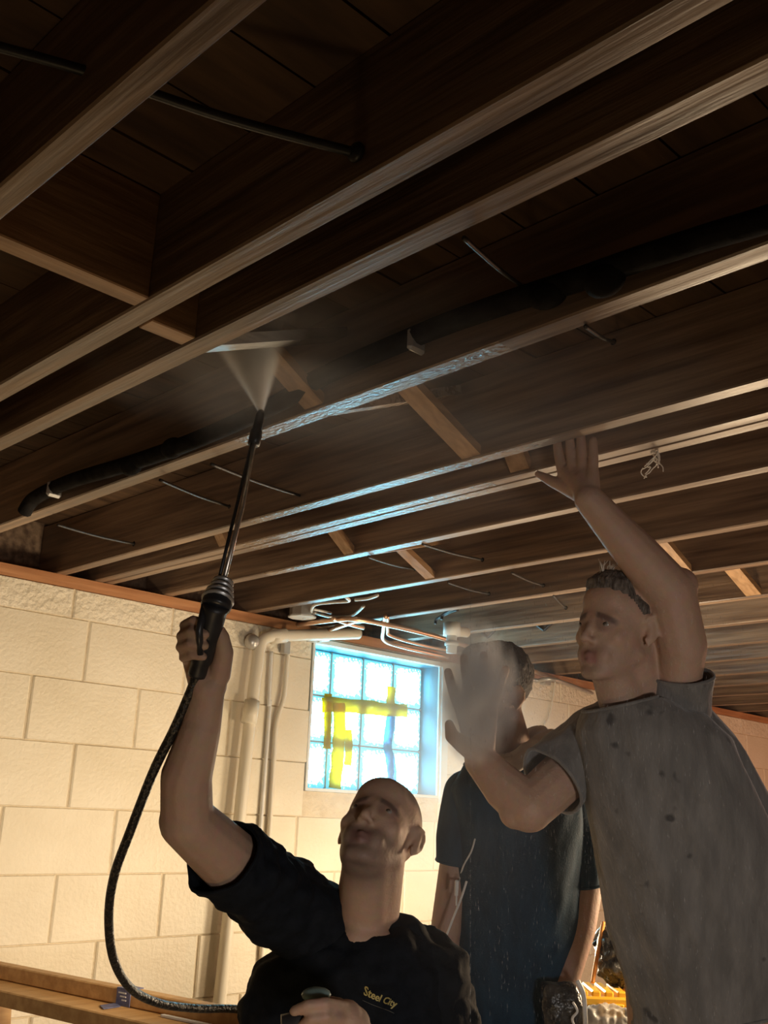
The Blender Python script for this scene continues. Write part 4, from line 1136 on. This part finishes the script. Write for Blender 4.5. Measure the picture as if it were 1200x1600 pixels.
board(-0.062, -0.024, -0.02, 0.12, 'wide flat pine board below the hose, nearest the viewer')
board(-0.023, 0.015, 0.075, 0.113, 'narrow pine board stacked on edge along the back, with the blue tag', 0.02)
mb = MB(); q = P(292, 1562, 2.36); q[2] = A0[2] - 0.0235 + 0.003; mb.cbox(q + acr * 0.03, dl * 0.11, acr * 0.006, UP * 0.003, 0.001); tag(mb.build('wood_shim', WIREWHITE), 'thin pale wood shim lying on the wide board', 'shim')
# blue tag folded over the boards
tg = empty('blue_tag', P(160, 1535, 2.5), 'blue printed plastic tag wrapped over the narrow board', 'tag')
tpos = cA + dl * (np.dot(P(158, 1540, 2.5) - cA, dl)); tpos[2] = A0[2]
mb = MB(); mb.cbox(tpos + acr * 0.074 + UP * -0.004, dl * 0.026, acr * 0.001, UP * 0.020, 0.0004); mb.cbox(tpos + acr * 0.094 + UP * 0.0165, dl * 0.026, acr * 0.021, UP * 0.001, 0.0004); mb.build('tag_band', BLUETAPE, tg)
mb = MB(); mb.obox(tpos + acr * 0.045 + UP * -0.0215 - dl * 0.012, dl * 0.022 - acr * 0.012, acr * 0.026, UP * 0.0008); mb.build('tag_tail', BLUETAPE, tg)
for k in range(3):
    mb = MB(); mb.obox(tpos + acr * 0.0725 + UP * (0.006 - 0.008 * k) + dl * (0.004 * k - .004), dl * (0.014 - 0.003 * k), acr * 0.0005, UP * 0.0016); mb.build('printed_line', WIREWHITE, tg)


def sawhorse(s, label, ac=0.10, hw=0.16):
    c_ = cA + dl * s; top = A0[2] - 0.063
    t_ = empty('sawhorse', (c_[0], c_[1], 0), label, 'sawhorse')
    mb_ = MB(); mb_.cbox(np.array([c_[0], c_[1], top - 0.045]) + acr * ac, acr * hw, dl * 0.02, UP * 0.0445, 0.003); mb_.build('beam', LUMBER, t_)
    for sa in (-1, 1):
        for sd in (-1, 1):
            p0 = np.array([c_[0], c_[1], top - 0.03]) + acr * (ac + (hw - 0.03) * sa) + dl * 0.033 * sd; p1 = p0 + dl * 0.10 * sd + acr * .02 * sa; p1[2] = 0.02
            v_ = (p1 - p0) / 2; n_ = np.cross(v_, acr); n_ /= np.linalg.norm(n_); mb_ = MB(); mb_.obox((p0 + p1) / 2, v_, acr * 0.04, n_ * 0.012); mb_.build('leg', LUMBER, t_)


bl = float(np.linalg.norm(cB - cA))
sawhorse(bl - 0.06, 'wooden sawhorse carrying the boards behind the man with the lance')
sawhorse(0.03, 'wooden sawhorse carrying the boards beside the block wall', 0.05, 0.085)

# ================================================================== CLUTTER AT THE LOWER RIGHT
DT = 2.95
tc_ = P(942, 1548, DT)
bench = empty('workbench', (tc_[0], tc_[1], 0), 'low wooden workbench carrying the tote and bags', 'workbench')
bz = P(945, 1640, DT)[2]
bc = np.array([tc_[0], tc_[1], 0]) + HR * 0.13 - HT * 0.03
mb = MB(); mb.cbox(bc + UP * (bz - .02), HR * 0.20, HT * 0.26, UP * 0.0195, 0.003); mb.build('bench_top', WOODTOP, bench)
for sa in (-1, 1):
    for sd in (-1, 1):
        p = bc + HR * 0.16 * sa + HT * 0.21 * sd
        mb = MB(); mb.box(p[0] - .03, p[0] + .03, p[1] - .03, p[1] + .03, 0.0, bz - 0.04); mb.build('leg', WOODTOP, bench)
tote = empty('storage_tote', (tc_[0], tc_[1], bz), 'black storage tote with a ribbed yellow latch lid', 'tote')
lidz = P(942, 1556, DT)[2]
ct = np.array([tc_[0], tc_[1], 0]) + HR * 0.0
mb = MB(); mb.loft([(ct + UP * (bz + .001), HR * 0.078, HT * 0.08), (ct + UP * (lidz - .01), HR * 0.092, HT * 0.095)], 32, 7); mb.build('tote_body', BLACKP, tote)
mb = MB(); mb.cbox(ct + UP * lidz, HR * 0.10, HT * 0.105, UP * 0.012, 0.005); mb.build('lid', YELLOWP, tote)
mb = MB()
for k in range(5): mb.cbox(ct + UP * (lidz + 0.017) + HR * (-0.072 + 0.036 * k) + HT * 0.01, HR * 0.0125, HT * 0.08, UP * 0.009, 0.004)
mb.build('lid_rib', YELLOWP, tote)
mb = MB(); mb.cbox(ct + UP * (lidz - 0.020) + HT * 0.107, HR * 0.036, HT * 0.006, UP * 0.017, 0.003); mb.build('latch', YELLOWP, tote)


def lumpy(name, c, rad, m, label, cat, seed, amp=0.02, fr=14, vox=0.008, parent=None):
    mb_ = MB(); mb_.sphere(c, rad, np.array([HR, HT, UP])); 
    for k in range(4):
        rr = random.Random(seed + k); mb_.sphere(np.array(c) + HR * rr.uniform(-.5, .5) * rad[0] + UP * rr.uniform(-.3, .5) * rad[2] + HT * rr.uniform(-.4, .4) * rad[1], [r * 0.6 for r in rad], np.array([HR, HT, UP]))
    me_ = mb_.remesh(name, vox, 2)
    displaced(me_, lambda p, n: amp * (abs(noise.noise(p * fr + Vector((seed, 0, 0)))) - .3) + amp * .4 * noise.noise(p * fr * 2.7)); me_.materials.append(m)
    o_ = link(name, me_, parent); 
    if label: tag(o_, label, cat)
    return o_


lumpy('rubbish_bag', ct + UP * (lidz + 0.105) + HR * 0.045 - HT * 0.02, (0.062, 0.07, 0.085), BAGMAT, 'crumpled black plastic bag sitting on the yellow lid', 'bag', 11, 0.02, 22, 0.006)
lumpy('plastic_bundle', P(942, 1596, DT - .175) , (0.085, 0.05, 0.042), CLEAR, 'shiny clear plastic wrapped bundle in front of the tote', 'bundle', 23, 0.02, 26, 0.005)
mb = MB(); q = P(942, 1625, DT - .175); mb.cbox((q[0], q[1], (bz + q[2]) / 2 + .001), HR * 0.09, HT * 0.05, UP * abs(q[2] - bz) / 2 + UP * .004, 0.004); tag(mb.build('cardboard_box', WOODTOP), 'small cardboard box under the clear plastic bundle', 'box')
pipe('strap', [P(943, 1440, 3.0), P(936, 1480, 2.98), P(931, 1505, 2.96), P(926, 1536, 2.93)], 0.006, ORANGE, 'orange strap hanging down behind the forearm onto the lid', 'strap')
pipe('hose_coil', [P(930, 1470, 3.06), P(942, 1453, 3.06), P(958, 1448, 3.06), P(975, 1440, 3.06)], 0.012, GREYPIPE, 'grey hose curving above the black bag', 'hose')
pipe('hose_coil', [P(928, 1478, 3.04), P(950, 1462, 3.04), P(980, 1452, 3.04)], 0.010, BLACKRUB, 'dark hose lying just below the grey hose', 'hose')
pipe('hose_coil', [P(936, 1497, 3.03), P(944, 1478, 3.03), P(962, 1466, 3.03), P(985, 1458, 3.03)], 0.014, PVC, 'cream hose looping beside the black bag', 'hose')
pipe('wire', [P(940, 1441, 3.1), P(952, 1443, 3.1), P(968, 1446, 3.1), P(985, 1440, 3.1)], 0.003, BLACKRUB, 'thin black wire across the pale wall above the hoses', 'wire')
shelf_c = P(985, 1450, 3.05)

# ================================================================== SPRAY, MIST AND FALLING DROPS
def math_node(nt, op, a, b_=None):
    n = nt.nodes.new('ShaderNodeMath'); n.operation = op
    for i, v in enumerate((a, b_)):
        if v is None: continue
        if isinstance(v, (int, float)): n.inputs[i].default_value = v
        else: nt.links.new(v, n.inputs[i])
    return n.outputs[0]


def cone_density(nt):
    tc = nt.nodes.new('ShaderNodeTexCoord'); sx = nt.nodes.new('ShaderNodeSeparateXYZ'); nt.links.new(tc.outputs['Object'], sx.inputs[0])
    z = math_node(nt, 'ADD', sx.outputs[2], 0.012)
    r = math_node(nt, 'SQRT', math_node(nt, 'ADD', math_node(nt, 'POWER', sx.outputs[0], 2.0), math_node(nt, 'POWER', sx.outputs[1], 2.0)))
    q = math_node(nt, 'DIVIDE', r, math_node(nt, 'MULTIPLY', z, 0.56))
    fall = math_node(nt, 'MAXIMUM', math_node(nt, 'SUBTRACT', 1.0, q), 0.0)
    n = nt.nodes.new('ShaderNodeTexNoise'); n.inputs['Scale'].default_value = 30; n.inputs['Detail'].default_value = 4
    nt.links.new(tc.outputs['Object'], n.inputs['Vector'])
    fall = math_node(nt, 'POWER', fall, 2.4)
    a = math_node(nt, 'MULTIPLY', fall, math_node(nt, 'DIVIDE', 1.0, math_node(nt, 'ADD', z, 0.02)))
    return math_node(nt, 'MULTIPLY', a, math_node(nt, 'MULTIPLY', n.outputs['Fac'], 130.0))


hgt = 0.17
sc = MB(); sc.loft([((0, 0, 0), (0.006, 0, 0), (0, 0.006, 0)), ((0, 0, hgt), (0.098, 0, 0), (0, 0.098, 0))], 24, 2)
spray = sc.build('water_spray', volume_mat('spray_volume', cone_density, (1, 1, 1), 0.2))
spray.location = tip + np.array([0, 0, -0.002])
spray.rotation_euler = Vector((camdir(-0.12, 1, 0.1))).to_track_quat('Z', 'Y').to_euler()
tag(spray, 'white fan of water spray leaving the lance tip towards the ceiling', 'spray', kind='stuff')


def puff_density(amount, scale, thr):
    def f(nt):
        tc = nt.nodes.new('ShaderNodeTexCoord')
        ln_ = nt.nodes.new('ShaderNodeVectorMath'); ln_.operation = 'LENGTH'; nt.links.new(tc.outputs['Object'], ln_.inputs[0])
        fall = math_node(nt, 'MAXIMUM', math_node(nt, 'SUBTRACT', 1.0, ln_.outputs['Value']), 0.0)
        n = nt.nodes.new('ShaderNodeTexNoise'); n.inputs['Scale'].default_value = scale; n.inputs['Detail'].default_value = 4
        nt.links.new(tc.outputs['Object'], n.inputs['Vector'])
        k = math_node(nt, 'MAXIMUM', math_node(nt, 'SUBTRACT', n.outputs['Fac'], thr), 0.0)
        return math_node(nt, 'MULTIPLY', math_node(nt, 'MULTIPLY', k, fall), amount)
    return f


def puff(name, c, rad, dens, label, ax=None):
    mb_ = MB(); mb_.sphere((0, 0, 0), 1.0, nu=20, nv=12); o = mb_.build(name, volume_mat(name + '_volume', dens))
    A_ = np.array([HR, HT, UP]) if ax is None else ax
    Mx = Matrix([[A_[j][i] * rad[j] for j in range(3)] + [c[i]] for i in range(3)] + [[0, 0, 0, 1]])
    o.matrix_world = Mx; return tag(o, label, 'mist', kind='stuff')


puff('mist', P(742, 1080, 2.12), (0.10, 0.08, 0.16), puff_density(330, 2.2, 0.34), 'thick grey burst of mist around the open hand')
puff('mist', on_z(440, 560, 2.23), (0.40, 0.30, 0.16), puff_density(10, 2.6, 0.36), 'drifting mist hanging in the bays around the spray')
puff('mist', on_z(720, 640, 2.10), (0.50, 0.35, 0.22), puff_density(3.2, 2.6, 0.36), 'thin mist below the joists left of the raised hand')
puff('mist', (2.90, 2.60, 1.58), (0.60, 0.45, 0.60), puff_density(3.6, 1.5, 0.2), 'bright haze hanging before the glass block window')
puff('mist', P(800, 1180, 2.05), (0.55, 0.28, 0.60), puff_density(1.4, 2.0, 0.30), 'fine drizzle haze in front of the navy and grey shirts')

DROP = mat('water_drop', (0.75, 0.75, 0.74), 0.1, (0.85, 0.85, 0.85), (5, 5, 5), 2)
DROP.node_tree.nodes['Principled BSDF'].inputs['Alpha'].default_value = 0.13
dm = MB(); rnd = random.Random(5)
for k in range(1600):
    x = min(1230, max(735, rnd.gauss(930, 140))); yy = rnd.uniform(900, 1600); d_ = rnd.uniform(1.72, 1.93)
    c_ = P(x, yy, d_); L_ = rnd.uniform(0.002, 0.007); r_ = rnd.uniform(0.00025, 0.00055)
    dm.add([c_ + UP * L_, c_ + HR * r_, c_ + HT * r_, c_ - HR * r_, c_ - HT * r_, c_ - UP * L_ * .6],
           [(0, 1, 2), (0, 2, 3), (0, 3, 4), (0, 4, 1), (5, 2, 1), (5, 3, 2), (5, 4, 3), (5, 1, 4)])
tag(dm.build('falling_drops', DROP), 'fine water drops falling in front of the two men at the right', 'water drops', kind='stuff')
